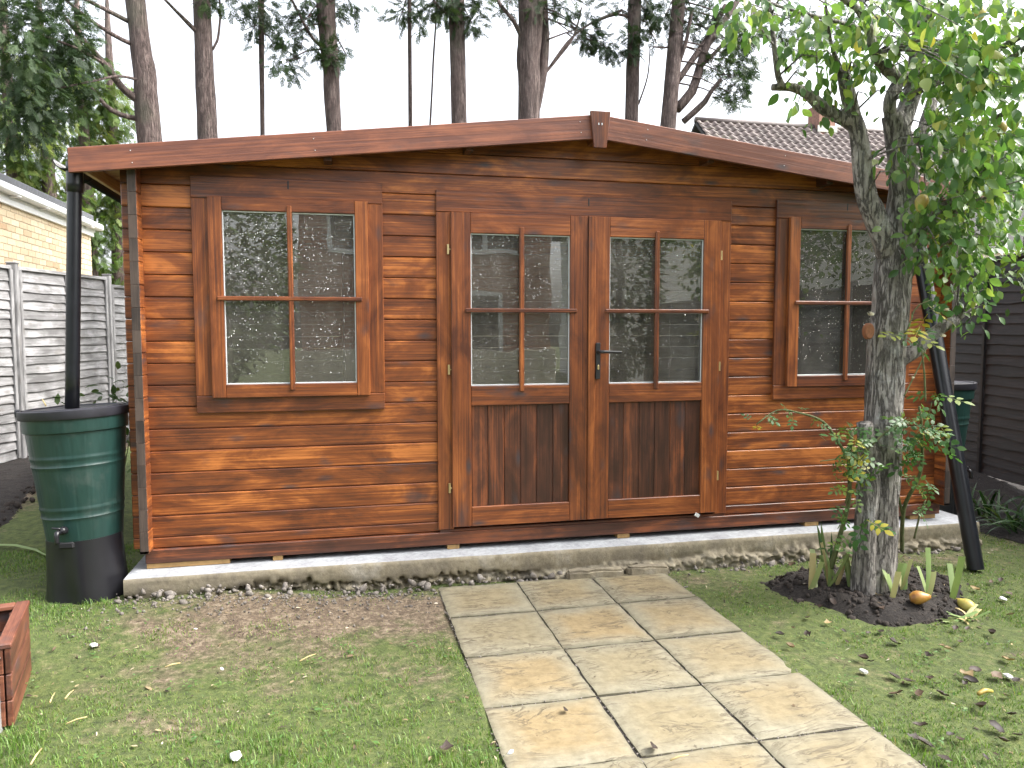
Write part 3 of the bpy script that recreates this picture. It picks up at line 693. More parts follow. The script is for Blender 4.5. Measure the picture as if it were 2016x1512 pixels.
# door frame
cb(hbox, 'door_surround', DR[0], DR[1], -.022, .075, 2.122, DR[3], 'stain_trim')
cb(vbox, 'door_surround', DR[0], .181, -.021, .074, DR[2], 2.1205, 'stain_trim'); cb(vbox, 'door_surround', 1.840, DR[1], -.021, .074, DR[2], 2.1205, 'stain_trim')
cb(hbox, 'threshold', .1, 1.92, -.015, .074, .2705, .2865, 'stain_dark')
for di, (a, c, s0, s1, xm, nd) in enumerate(((.172, .989, .113, .110, .585, 1300), (.990, 1.848, .136, .113, 1.428, 420))):
    st = cb(vbox, 'door', a, a + s0, -.043, .005, .303, 2.120, 'stain_trim_v')
    do_ = Vector(st.location) + CL; st.rotation_euler = (0, 0, 0); st.data.transform(Matrix.Rotation(-math.pi / 2, 4, 'Y'))
    def dp(fn, nm, p, q, r, s_, t, u, mat='stain_trim', ch=.003): return cb(fn, nm, p, q, r, s_, t, u, mat, st, ch, do_)
    dp(vbox, 'stile', c - s1, c, -.043, .005, .303, 2.120)
    g0, g1 = a + s0 + .0005, c - s1 - .0005
    dp(hbox, 'rail', g0, g1, -.0425, .005, 2.004, 2.120); dp(hbox, 'rail', g0, g1, -.0425, .005, 1.013, 1.127); dp(hbox, 'rail', g0, g1, -.0425, .005, .303, .418)
    n = 6; wd = (g1 - g0) / n
    for i in range(n): dp(vbox, 'panel_plank', g0 + i * wd + .0006, g0 + (i + 1) * wd - .0006, -.026, -.006, .414, 1.017, 'stain_dark', .003)
    glazing(st, do_, g0, g1, 1.1275, 2.0035, xm, 1.564, 1.090, 2.045, a + .079 if di == 0 else 1.097, c - .068 if di == 0 else 1.769, -.043, nd)
    hx = .157 if di == 0 else 1.856
    for hz in (1.91, 1.224, .534):
        V, Fs = tube_vf([(hx - do_.x, -.030 - do_.y, hz - .028 - do_.z), (hx - do_.x, -.030 - do_.y, hz + .028 - do_.z)], [.0075, .0075], 10, .1)
        obj('hinge', mesh('hinge', V, Fs, False), 'brass', st)
        dp(hbox, 'hinge_leaf', hx - .004, hx + .014 if di == 0 else hx + .004, -.036, -.0305, hz - .004, hz + .004, 'brass', .001)
    if di == 1:
        dp(vbox, 'astragal', .9905, 1.034, -.056, -.0435, .306, 2.119, 'stain_trim', .004)
        pl = dp(vbox, 'handle_plate', 1.036, 1.063, -.064, -.0565 + .012, 1.159, 1.374, 'iron', .002)
        po = Vector(pl.location)
        V, Fs = tube_vf([(1.05 - do_.x, -.062 - do_.y, 1.322 - do_.z), (1.05 - do_.x, -.105 - do_.y, 1.322 - do_.z), (1.062 - do_.x, -.112 - do_.y, 1.322 - do_.z), (1.11 - do_.x, -.112 - do_.y, 1.321 - do_.z), (1.178 - do_.x, -.111 - do_.y, 1.319 - do_.z)], [.010, .010, .010, .009, .0075], 10, .012)
        obj('handle_lever', mesh('handle_lever', V, Fs, True), 'iron', st)
        dp(vbox, 'lock_cylinder', 1.044, 1.055, -.070, -.063, 1.214, 1.244, 'brass', .004)
tag(obj('plastic_scrap', boxm(.035, .004, .022, .003), 'white_scrap', None, (1.715, -.045, .292), (.2, .5, .1)), 'small white plastic scrap caught under the right door leaf', 'scrap')
# something dark standing indoors, seen through the left pane
blk = thing('cabinet', 'dark upright cabinet indoors behind the left window', 'cabinet', (-.15, 1.2, .225))
hbox('cabinet_body', -.28, .28, -.25, .25, .06, 1.75, 'void', blk, .01); hbox('cabinet_plinth', -.26, .26, -.23, .23, 0, .059, 'iron', blk, .004)
for dx in (-.14, .14): vbox('cabinet_door', dx - .135, dx + .135, -.268, -.2505, .08, 1.73, 'black_lid', blk, .004)

# ------------------------------------------------------------------ rainwater goods and butts
def gutter(name, s, label):
    gx_ = XC + s * 2.80; z = roofz(XC + s * 2.765) - .05
    g = thing(name, label, 'gutter', (gx_, 1.5, z))
    V = []; Fs = []; ys = (-.11 - 1.5, D + .2 - 1.5)
    for y in ys:
        for r in (.05, .044):
            for k in range(9): a = math.pi + math.pi * k / 8; V.append((r * math.cos(a), y, r * math.sin(a)))
    for k in range(8): Fs += [(k, k + 1, 18 + k + 1, 18 + k), (9 + k, 27 + k, 27 + k + 1, 9 + k + 1)]
    Fs += [(0, 18, 27, 9), (8, 17, 35, 26)] + [(k, 9 + k, 10 + k, k + 1) for k in range(8)]
    obj('channel', mesh('channel', V, Fs, True), 'pipe_black', g)
    for i in range(4):
        y = -1.3 + i * .9; tubes('bracket', [([(s * -.052, y, .01), (s * -.045, y, -.035), (0, y, -.057), (s * .045, y, -.035), (s * .056, y, .01)], [.006] * 5)], 'pipe_black', g, 6, .02)
    return g, gx_, z
g, gx_, gzv = gutter('roof_gutter', -1, 'black half round gutter under the left eave by the downpipe')
gutter('roof_gutter', 1, 'black half round gutter along the eave beside the dark fence')
dpp = thing('downpipe', 'upright black rainwater pipe running down into the green water butt', 'downpipe', (-1.79, -.055, 1.05))
tubes('pipe', [([(-.018, .0, .0), (.035, -.0, 1.12), (.040, 0, 1.25)], [.034, .034, .034])], 'pipe_black', dpp, 24, .2)
tubes('pipe_socket', [([(.036, 0, 1.10), (.041, 0, 1.25)], [.0395, .0395])], 'pipe_black', dpp, 24, .05)
def butt(loc, label, tilt, sc, far=False):
    t = thing('water_butt', label, 'water butt', loc); t.rotation_euler = tilt; t.scale = (sc,) * 3
    # stand: fluted black pedestal
    def fl(r, z, a): 
        u = 1 - min(1, max(0, (z - .02) / .30)); return r * (1 - .17 * (.35 + .65 * u) * max(0, math.cos(3 * (a + math.pi / 2 + .1))) ** 3)
    obst = lathe('stand', [(.208, 0), (.206, .02), (.198, .1), (.192, .2), (.188, .30), (.187, .335), (.17, .335)], 'black_plastic', t, 72, fn=fl)
    vbox('notch_shade', -.040, .040, -.190, -.170, .30, .336, 'void', t, .008).rotation_euler = (0, -math.pi / 2, 0)  # near-black box painted as the shade inside a notch
    prof = [(.178, .318), (.183, .325)]
    def add(z, r): prof.append((r, z))
    rr = lambda z: .183 + (.238 - .183) * (z - .325) / (.90 - .325)
    z = .335
    for z in np.arange(.335, .90, .008):
        bumpz = 0
        for zc in (.455, .50, .725, .77): bumpz += .0048 * math.exp(-((z - zc) / .007) ** 2)
        add(float(z), rr(z) + bumpz)
    prof += [(.238, .902), (.249, .906), (.251, .915), (.253, .972), (.254, .985), (.20, .985)]
    grooves = 20
    def bf(r, z, a):
        if .345 < z < .895:
            f = (a / (2 * math.pi) * grooves + .3) % 1; return r - .0022 * math.exp(-((f - .5) / .035) ** 2)
        return r
    lathe('barrel', prof, 'butt_green', t, 240, fn=bf)
    lid = lathe('lid', [(.20, .972), (.262, .974), (.266, .980), (.267, 1.018), (.262, 1.022), (.250, 1.022), (.249, 1.012), (.240, 1.010), (.238, 1.024), (.232, 1.026), (.225, 1.018), (.12, 1.022), (.03, 1.024), (.002, 1.024)], 'black_lid', t, 72)
    for a in (.55, 3.6): 
        c_, s_ = math.cos(a), math.sin(a); obj('lid_clip', boxm(.05, .02, .04, .004), 'black_lid', lid, (.262 * c_, .262 * s_, 1.012), (0, 0, a + math.pi / 2))
    tap = tubes('tap', [([(0, -.182, .40), (0, -.22, .40)], [.022, .020]), ([(0, -.215, .40), (0, -.255, .398), (0, -.262, .37), (0, -.262, .345)], [.012, .013, .011, .012]), ([(-.03, -.245, .425), (.012, -.243, .418)], [.005, .006]), ([(0, -.243, .395), (0, -.243, .425)], [.006, .006])], 'black_plastic', t, 10, .01)
    return t
BX, BY = -1.80, -.02
butt((-1.778, .015, float(gz(-1.80, 0)) - .012), 'green ribbed plastic water butt with black lid fed by a downpipe', (math.radians(-1.0), math.radians(-3.0), math.radians(-12)), .985)
butt((3.84, .42, float(gz(3.84, .42)) + .03), 'second green water butt in shadow between cabin and dark fence', (0, 0, .5), 1.02)
lk = PY(70, 800, -.05)
tag(tubes('stick', [([(-1.93, -.05, 1.062), (-1.945, -.055, 1.10)], [.004, .003])], 'straw', None, 6, .02), 'pale splinter standing on the black water butt lid', 'splinter')
# leaning black pipe
pp0 = PZ(1921, 1128, .0); pp1 = Vector((3.222, -.058, 2.09))
lp = thing('drain_pipe', 'loose black drainpipe leaning on the cabin wall behind the tree', 'pipe', (pp0.x, pp0.y, 0))
d_ = (pp1 - pp0)
V = []; Fs = []; n = 28; dn = d_.normalized(); u_ = dn.orthogonal().normalized(); v_ = dn.cross(u_)
for t_, r_ in ((0, .046), (1, .046), (1, .041), (.0, .041)):
    for k in range(n): a = 2 * math.pi * k / n; V.append(d_ * t_ + (u_ * math.cos(a) + v_ * math.sin(a)) * r_ + Vector((0, 0, .02)))
for i in range(4):
    for k in range(n): j = (i + 1) % 4; Fs.append((i * n + k, i * n + (k + 1) % n, j * n + (k + 1) % n, j * n + k))
pm = mesh('pipe_wall', V, Fs, True); pm.set_sharp_from_angle(angle=math.radians(50)); obj('pipe_wall', pm, 'pipe_black', lp)

# ------------------------------------------------------------------ wooden planter (left edge)
A = Vector((-1.755, -.87, 0)); B = Vector((-1.645, -1.344, 0)); ax_ = (B - A).normalized(); nrm = Vector((ax_.y, -ax_.x, 0)); Lp = (B - A).length
pt = thing('planter', 'square reddish brown slatted wooden planter on the lawn', 'planter', A + ax_ * Lp / 2 + nrm * (Lp / 2 - .005), math.atan2(ax_.y, ax_.x))
H = .295; hb = H / 3
for side in range(4):
    rot = side * math.pi / 2; R = Matrix.Rotation(rot, 3, 'Z')
    for i in range(3):
        o = obj('slat', boxm(Lp - (.05 if side % 2 else 0), .02, hb - .004, .003), 'planter_wood', pt, R @ Vector((0, Lp / 2 - .01, hb * i + hb / 2 + .004)), (0, 0, rot))
    o = obj('top_rail', boxm(Lp + .01 - (.10 if side % 2 else 0), .05, .02, .004), 'planter_wood', pt, R @ Vector((0, Lp / 2 - .02, H + .012)), (0, 0, rot))
    o = obj('corner_post', boxm(H - .01, .035, .035, .003), 'planter_wood', pt, R @ Vector((Lp / 2 - .045, Lp / 2 - .045, H / 2)), (0, -math.pi / 2, 0))
obj('compost', boxm(Lp - .06, Lp - .06, .02, .004), 'soil', pt, (0, 0, .19))
gp_ = PZ(3, 1440, 0)
gpo = thing('timber_post', 'pale grey weathered post standing beside the brown planter', 'post', (gp_.x - .035, gp_.y, 0))
vbox('post_shaft', -.03, .03, -.03, .03, -.02, .26, 'grey_fence', gpo, .003); hbox('post_cap', -.036, .036, -.036, .036, .2605, .275, 'grey_fence', gpo, .004)

# ------------------------------------------------------------------ fences
def wavy_board(L, Hh, T, seed):
    n = 16; V = []; Fs = []
    for i in range(n + 1):
        x = L * (i / n - .5); wv_ = .014 * mnoise.noise(Vector((x * 2.3, seed * 7.1, 0))) + .006 * mnoise.noise(Vector((x * 7, seed * 3, 2))); bow = .006 * mnoise.noise(Vector((x * 1.7, seed * 5, 8)))
        for (y, z) in ((-T + bow - .012, -Hh / 2 + wv_), (bow - .012, -Hh / 2 + wv_), (bow + .010, Hh / 2), (bow + .010 - T * .6, Hh / 2)): V.append((x, y, z))
    for i in range(n):
        for k in range(4): Fs.append((i * 4 + k, i * 4 + (k + 1) % 4, (i + 1) * 4 + (k + 1) % 4, (i + 1) * 4 + k))
    Fs += [(3, 2, 1, 0), tuple(n * 4 + k for k in range(4))]
    me = mesh('board', V, Fs); bm = bmesh.new(); bm.from_mesh(me); bmesh.ops.recalc_face_normals(bm, faces=bm.faces); bm.to_mesh(me); bm.free(); return me
WB = {m: [wavy_board(1.83, .125, .008, s + (20 if m == 'black_fence' else 0)) for s in range(7)] for m in ('grey_fence', 'black_fence')}
for m in WB:
    for me in WB[m]: me.materials.append(MATS[m])
def fence_panel(p0, p1, z0, h, mat, label, group, flip=1, mid=1, boards=True):
    p0 = Vector((*p0, 0)); p1 = Vector((*p1, 0)); L = (p1 - p0).length; c0 = (p0 + p1) / 2
    t = thing('garden_fence', label, 'fence', (c0.x, c0.y, z0), math.atan2(p1.y - p0.y, p1.x - p0.x), group)
    n = int(h / .092); sx = (L - .02) / 1.83
    for i in range(n):
        o = obj('board', WB[mat][(i * 3 + int(abs(p0.x * 10 + p0.y * 7))) % 7], None, t, (0, 0, .06 + i * (h - .145) / (n - 1)), (0, 0, 0 if i % 2 else 0), (sx, flip, 1))
    for x in np.linspace(-L / 2 + .02, L / 2 - .02, 2 + mid): vbox('batten', x - .019, x + .019, -.036 * flip if flip > 0 else .016, -.016 if flip > 0 else .036, 0, h - .035, mat, t, .003)
    hbox('cap_rail', -L / 2 + .005, L / 2 - .005, -.042, .03, h - .034, h, mat, t, .004)
    return t
def fence_post(x, y, z0, h, mat, label, group):
    t = thing('fence_post', label, 'fence post', (x, y, z0), 0, group); vbox('post_shaft', -.04, .04, -.04, .04, 0, h, mat, t, .004); hbox('post_top', -.046, .046, -.046, .046, h + .0005, h + .02, mat, t, .006); return t
# left grey fence: follows the boundary
fl_pts = [(-4.46, .55), (-4.02, 2.27), (-3.56, 4.0), (-3.14, 5.55), (-2.72, 7.1)]
nm = ['nearest the brown planter', 'behind the green water butt', 'below the buff brick garage', 'at the far garage corner']
for i in range(4):
    a, c = Vector(fl_pts[i]), Vector(fl_pts[i + 1]); d = (c - a).normalized() * .045
    fence_panel(tuple(c - d), tuple(a + d), .20 if i < 3 else .12, 1.88, 'grey_fence', 'silver grey lapped board fence panel ' + nm[i], 'grey fence panels beside the garage', flip=-1)
for i, (x, y) in enumerate(fl_pts): fence_post(x, y, .08, 2.02, 'grey_fence', 'silver grey fence post ' + ('ending the run beside the lawn', 'left of the black downpipe', 'below the middle of the garage gutter', 'in front of the garage corner', 'where the far cross fence meets')[i], 'grey fence posts')
# far cross fence behind the cabin
fence_panel((-2.66, 7.2), (-.85, 7.3), .1, 1.75, 'grey_fence', 'grey fence panel crossing behind the cabin, turned from the garage', None, flip=1)
# right dark fence
fr_pts = [(5.62, 2.5), (5.30, .72), (5.08, -1.10), (4.98, -2.95), (4.98, -4.8), (4.98, -6.65), (4.98, -8.5)]
nm = ['behind the second water butt', 'beside the strappy plants', 'beyond the pear tree', 'beside the camera spot', 'reflected in the right window', 'nearest the brick house']
for i in range(6):
    a, c = Vector(fr_pts[i]), Vector(fr_pts[i + 1]); d = (c - a).normalized() * .045
    fence_panel(tuple(a + d), tuple(c - d), .10 if i < 2 else 0.02, 2.02 if i < 2 else 1.9, 'black_fence' if i < 3 else 'grey_fence', ('dark stained lapped board fence panel ' if i < 3 else 'grey lapped fence panel ') + nm[i], 'fence panels along the right boundary', flip=-1 if False else 1)
for i, (x, y) in enumerate(fr_pts): fence_post(x, y, 0, 2.12 if i < 3 else 1.95, 'black_fence' if i < 3 else 'grey_fence', ('dark stained' if i < 3 else 'grey') + ' timber post of the right boundary fence ' + ('behind the second water butt', 'above the strappy plants', 'beyond the hanging pear leaves', 'where dark boards turn grey', 'opposite the paving path', 'before the last grey panel', 'by the brick house corner')[i], 'right fence posts dark' if i < 3 else 'right fence posts grey')

# ------------------------------------------------------------------ brick garage
GX, GY0, GY1, GH = -4.02, 3.0, 8.05, 2.90
gar = thing('garage', 'flat roofed garage of buff brick with white gutter behind the grey fence', 'garage', (GX - 1.6, (GY0 + GY1) / 2, 0))
go = Vector((GX - 1.6, (GY0 + GY1) / 2, 0))
def gb(nm, x0, x1, y0, y1, z0, z1, mat, ch=0.0): return hbox(nm, x0 - go.x, x1 - go.x, y0 - go.y, y1 - go.y, z0, z1, mat, gar, ch)
gb('wall', GX - 3.2, GX, GY0, GY1, -.1, GH, 'mortar')
bk = boxm(.010, .215, .065, .002); bk.materials.append(MATS['brick_buff']); bkh = boxm(.010, .1025, .065, .002); bkh.materials.append(MATS['brick_buff'])
nb = 0; Vr = []; allb = []
for r in range(39):
    z = .0375 + r * .075
    y = GY1 - .1125 - (.1125 if r % 2 else 0)
    if r % 2: allb.append((GY1 - .051, z, True))
    while y > GY0 + .12: allb.append((y, z, False)); y -= .225
vis = [q for q in allb if 4.0 < q[0] and q[1] > 1.72]; vis = vis[:300]
for (y, z, h) in vis: obj('brick', bkh if h else bk, None, gar, (GX + .003 - go.x, y - go.y, z))
rest = [q for q in allb if q not in set(vis) and not q[2]]
tvb = np.array([v.co[:] for v in bk.vertices]); 
cubev = np.array([[sx * .005, sy * .1075, sz * .0325] for sx in (-1, 1) for sy in (-1, 1) for sz in (-1, 1)]); cubef = [(0, 1, 3, 2), (4, 6, 7, 5), (0, 4, 5, 1), (2, 3, 7, 6), (0, 2, 6, 4), (1, 5, 7, 3)]
o = merged('brick_rest', cubev, cubef, np.repeat(np.eye(3)[None], len(rest), 0), [(GX + .003 - go.x, y - go.y, z) for y, z, h in rest], rng.random(len(rest)), 'brick_buff', gar); o['kind'] = 'stuff'; o.name = 'brickwork'
gb('fascia', GX - 3.3, GX + .05, GY0 - .1, GY1 + .08, GH, GH + .11, 'white_plastic', .004)
gb('roof_deck', GX - 3.3, GX + .04, GY0 - .1, GY1 + .06, GH + .1105, GH + .25, 'grey_felt', .01)
gb('gutter', GX + .052, GX + .155, GY0 - .1, GY1 + .14, GH + .03, GH + .125, 'white_plastic', .02)
gb('soffit_board', GX + .002, GX + .048, GY0 - .05, GY1 + .02, GH - .07, GH - .001, 'white_plastic', .004)
for i in range(8): gb('gutter_bracket', GX + .0515, GX + .165, GY1 - .4 - i * .85, GY1 - .36 - i * .85, GH + .012, GH + .029, 'white_plastic', .004)

# ------------------------------------------------------------------ far tiled house
hx0, hx1, hy = 11.2, 27.0, 16.5; RZ, EZ, RY = 8.42, 5.62, 19.5
hs_ = thing('tiled_house', 'cream rendered house with brown pantile roof beyond the cabin', 'house', ((hx0 + hx1) / 2, RY, 0)); ho = Vector(((hx0 + hx1) / 2, RY, 0))
def hbx(nm, x0, x1, y0, y1, z0, z1, mat, par=None, ch=0.0): return hbox(nm, x0 - ho.x, x1 - ho.x, y0 - ho.y, y1 - ho.y, z0, z1, mat, par or hs_, ch)
hbx('wall', hx0 + .2, hx1 - .2, hy + .3, RY + 3 - .3, -.1, EZ, 'render_cream')
sl = math.atan2(RZ - EZ, RY - hy + .2); SLn = math.hypot(RZ - EZ, RY - hy + .2)
V = [(hx0, hy - .2, EZ - .03), (hx1, hy - .2, EZ - .03), (hx1, RY, RZ - .03), (hx0, RY, RZ - .03), (hx1, 2 * RY - hy + .2, EZ - .03), (hx0, 2 * RY - hy + .2, EZ - .03)]
obj('roof', mesh('roof', [Vector(v) - ho for v in V] + [Vector(v) - ho - Vector((0, 0, .12)) for v in V], [(0, 1, 2, 3), (3, 2, 4, 5), (0, 3, 5, 11, 9, 6), (1, 7, 8, 10, 4, 2), (6, 7, 1, 0), (5, 4, 10, 11), (6, 9, 8, 7), (9, 11, 10, 8)]), 'felt', hs_)
TWd, TG = .29, .30
tv = []; n = 8
for j, (yy, zz) in enumerate(((0, .032), (TG + .06, 0.0))):
    for i in range(n + 1): u = i / n; tv.append(((u - .5) * TWd, yy, zz + .035 * math.sin(u * 2 * math.pi)))
for i in range(n + 1): tv.append((tv[i][0], 0, tv[i][2] - .025))
tf = [(i, i + 1, n + 2 + i, n + 1 + i) for i in range(n)] + [(2 * (n + 1) + i, 2 * (n + 1) + i + 1, i + 1, i) for i in range(n)]
tm = mesh('tile', tv, tf, True); tm.materials.append(MATS['tile'])
Rr = Matrix.Rotation(sl, 3, 'X'); nrow = int(SLn / TG); ncol = int((hx1 - hx0) / TWd)
rest = []; cnt = 0
for r in range(nrow):
    for cidx in range(ncol):
        lp_ = Vector((hx0 + .15 + cidx * TWd, hy - .2, EZ)) + Rr @ Vector((0, r * TG, .01)) - ho
        wx = lp_.x + ho.x
        if 12.0 < wx < 19.0 and r >= nrow - 12 and cnt < 300 and True:
            obj('tile', tm, None, hs_, lp_, (sl, 0, 0)); cnt += 1
        else: rest.append(lp_)
o = merged('tiles', np.array(tv), tf, np.repeat(np.array(Rr)[None], len(rest), 0), rest, rng.random(len(rest)), 'tile_many', hs_, True); o['kind'] = 'stuff'; o.name = 'tile_field'
tubes('ridge_cap', [([(hx0 - ho.x, 0, RZ + .0), (hx1 - ho.x, 0, RZ + .0)], [.11, .11])], 'tile_many', hs_, 10, 2)
ch_ = hbx('chimney', 15.62, 16.25, RY - .32, RY + .32, RZ - .5, RZ + .72, 'chimney_brick')
hbx('chimney_flashing', 15.56, 16.31, RY - .36, RY - .325, RZ - .22, RZ + .0, 'lichen_white')
for (wx0, wx1, wz0, wz1) in ((19.3, 22.6, 4.05, 5.45), (13.5, 15.2, 4.05, 5.3), (19.3, 22.6, 1.0, 2.5)):
    wf = hbx('window_glass', wx0, wx1, hy + .22, hy + .25, wz0, wz1, 'glass')
    hbx('dark_room_sheet', wx0, wx1, hy + .285, hy + .298, wz0, wz1, 'void')  # black sheet standing in for the unlit room behind the glass
    hbx('curtain', wx0 + .1, wx1 - .1, hy + .262, hy + .275, wz0 + .5, wz1, 'curtain')
    k = int((wx1 - wx0) / .75)
    for i in range(k + 1): xx = wx0 + (wx1 - wx0) * i / k; hbx('window_frame', xx - .05, xx + .05, hy + .17, hy + .22, wz0 - .05, wz1 + .05, 'white_plastic')
    for zz in (wz0 - .03, wz1 + .03): hbx('window_frame', wx0 - .05, wx1 + .05, hy + .175, hy + .218, zz - .05, zz + .05, 'white_plastic')

# ------------------------------------------------------------------ house behind the camera (mirrored in the panes)
bh = thing('brick_house', 'red brick house with white framed windows mirrored in the cabin glass', 'house', (2.2, -11, 0)); bo_ = Vector((2.2, -11, 0))
def bbx(nm, x0, x1, y0, y1, z0, z1, mat, ch=0.0): return hbox(nm, x0 - bo_.x, x1 - bo_.x, y0 - bo_.y, y1 - bo_.y, z0, z1, mat, bh, ch)
bbx('wall', -1.15, 3.5, -14, -9.8, -.1, 5.0, 'brick_red')
bbx('mirror_band', -1.25, 3.6, -9.798, -9.70, -.1, 1.08, 'render_cream', .01)  # pale low band added so the lower panes mirror tan
V = [(-1.5, -9.4, 4.95), (3.85, -9.4, 4.95), (3.85, -11.9, 6.9), (-1.5, -11.9, 6.9), (3.85, -14.4, 4.95), (-1.5, -14.4, 4.95)]
obj('roof', mesh('roof', [Vector(v) - bo_ for v in V], [(0, 1, 2, 3), (3, 2, 4, 5), (0, 3, 5), (1, 4, 2)]), 'tile_many', bh)
for (x0, x1, z0, z1) in ((1.35, 2.5, .95, 2.1), (-.6, .7, 2.9, 4.1), (1.5, 2.9, 2.9, 4.1)):
    bbx('window_void', x0, x1, -9.795, -9.785, z0, z1, 'void')
    for a in np.linspace(x0, x1, 3): bbx('window_frame', a - .04, a + .04, -9.78, -9.74, z0, z1, 'white_plastic')
    for a in (z0, z1): bbx('window_frame', x0 - .04, x1 + .04, -9.782, -9.742, a - .04, a + .04, 'white_plastic')
wh = thing('white_bungalow', 'pale rendered house mirrored in the right door pane', 'house', (11, -18, 0))
hbox('wall', -4, 4, -3, 3, -.1, 4.6, 'curtain', wh); obj('roof', mesh('roof', [(-4.3, 3.3, 4.5), (4.3, 3.3, 4.5), (4.3, 0, 6.6), (-4.3, 0, 6.6), (4.3, -3.3, 4.5), (-4.3, -3.3, 4.5)], [(0, 1, 2, 3), (3, 2, 4, 5), (0, 3, 5), (1, 4, 2)]), 'tile_many', wh)

# ------------------------------------------------------------------ foliage templates
def spray_t(seed, n=9):
    r_ = random.Random(seed); V = []; Fs = []
    def tri(p, d, L, wd):
        s = Vector((-d.y, d.x, 0)) * wd; b0 = len(V); V.extend([p - s, p + s, p + d * L + Vector((0, 0, r_.uniform(-.06, .02)))]); Fs.append((b0, b0 + 1, b0 + 2))
    tri(Vector((0, 0, 0)), Vector((1, 0, 0)), 1.0, .022)
    for i in range(n):
        t = .08 + .82 * i / n
        for s in (-1, 1):
            a = s * math.radians(r_.uniform(32, 55)); L = (.46 - .30 * t) * r_.uniform(.7, 1.2); d = Vector((math.cos(a), math.sin(a), r_.uniform(-.25, .1))); p = Vector((t, 0, -.06 * t * t))
            tri(p, d, L, .030)
            q = p + d * L * .45; a2 = a + s * .6; tri(q, Vector((math.cos(a2), math.sin(a2), 0)), L * .45, .024); a3 = a - s * .55; tri(q, Vector((math.cos(a3), math.sin(a3), 0)), L * .5, .024)
    return np.array([v[:] for v in V]), np.array(Fs)
SPR = [spray_t(s) for s in range(3)]
def sprays(name, centers, mat, parent, off, size=(.16, .34), droop=.5, tmpl=None, tint0=0, tint1=1):
    """centers: list of (Vector, radius, n, outward dir or None)"""
    tv, tf = tmpl or SPR[0]; loc = []; mt = []; tn = []
    for (c, r, n, od) in centers:
        base = rng.random()
        for i in range(n):
            q = rng.normal(size=3) * np.array([1, 1, .75]) * r * .55; l = np.array(c) + q
            d = q / (np.linalg.norm(q) + 1e-6) * .7 + rnd_dir() * .6
            if od is not None: d = d + np.array(od) * 1.0
            d[2] -= droop; s = rng.uniform(*size); mt.append(rmat(d, (0, 0, 1) + rng.normal(size=3) * .35, rng.uniform(-.6, .6), s)); loc.append(l - np.array(off)); tn.append(np.clip(tint0 + (tint1 - tint0) * (.55 * base + .45 * rng.random()), 0, 1))
    return merged(name, tv, tf, mt, loc, np.array(tn), mat, parent)

# ------------------------------------------------------------------ conifers behind the cabin
def conifer(name, label, y, path_px, wpx, branches=(), clusters=(), top=9.5, crown_n=260, mat='conifer_leaf', group='conifers behind the cabin', stems=(), crown_r=1.3):
    P0 = PY(*path_px[0], y); P1 = PY(*path_px[-1], y); dep = float(np.dot(np.array(P0) - CAM, M[:, 2]))
    sl_ = (P1 - P0) / (P1.z - P0.z); g0 = float(gz(P0.x, y)); b0 = P0 - sl_ * (P0.z - g0 + .1)
    px2m = dep / F; r0 = wpx[0] * px2m / 2; r1 = wpx[1] * px2m / 2
    t = thing(name, label, 'tree', (b0.x, b0.y, g0), 0, group); off = Vector((b0.x, b0.y, g0))
    pts = [b0] + [PY(a, c, y) for a, c in path_px] + [P1 + sl_ * (top - P1.z)]
    rad = [r0 * 1.35] + list(np.linspace(r0, r1, len(path_px))) + [r1 * .4]
    lst = [(pts, rad)]
    for st in stems: lst.append(([PY(a, c, y + dy) for a, c, dy in st[0]], [q * px2m / 2 for q in st[1]]))
    tubes('trunk', [([p - off for p in a], r) for a, r in lst], 'conifer_bark', t, 14, .12, .10, 5)
    for k, (bp, bw) in enumerate(branches):
        tubes('branch', [([PY(a, c, y + dy) - off for a, c, dy in bp], [q * px2m / 2 for q in bw])], 'conifer_bark', t, 7, .08, .12, 8)
    cs = []
    for (a, c, r, n, dy) in clusters: 
        p = PY(a, c, y + dy); cs.append((p, r * px2m, n, None))
    tw_ = []
    for (a, c, r, n, dy) in clusters:      # twigs carrying each tuft
        if n < 8 or len(branches) > 5: continue
        p = PY(a, c, y + dy); tr = min(pts[1:-1], key=lambda q: abs(q.z - p.z)); q0 = tr + sl_ * (p.z + .25 - tr.z)
        tw_.append(([q0 - off, (q0 + p) / 2 + Vector((0, 0, .06)) - off, p - off], [.014, .009, .004]))
        for k in range(4):
            e = p + Vector(tuple(rng.normal(size=3) * r * px2m * .6)); tw_.append(([(q0 * .35 + p * .65) - off, e - off], [.006, .002]))
    if tw_: tubes('twigs', tw_, 'conifer_bark', t, 5, .15)
    o2 = P1 + sl_ * (top - P1.z)
    for i in range(int(crown_n / 10)):
        h = rng.uniform(P1.z + .9, top); a = rng.uniform(0, 6.28); rr = crown_r * (1 - .5 * (h - P1.z) / (top - P1.z)) * rng.uniform(.3, 1)
        p = P0 + sl_ * (h - P0.z) + Vector((math.cos(a) * rr, math.sin(a) * rr, -.1)); cs.append((p, .35, 12, (math.cos(a) * .6, math.sin(a) * .6, 0)))
    sprays('crown', [(a, b_2, int(c * 2.2), d) for a, b_2, c, d in cs], mat, t, off, (.09, .19), .4, SPR[len(C.objects) % 3])
    return t
Yc = 5.2
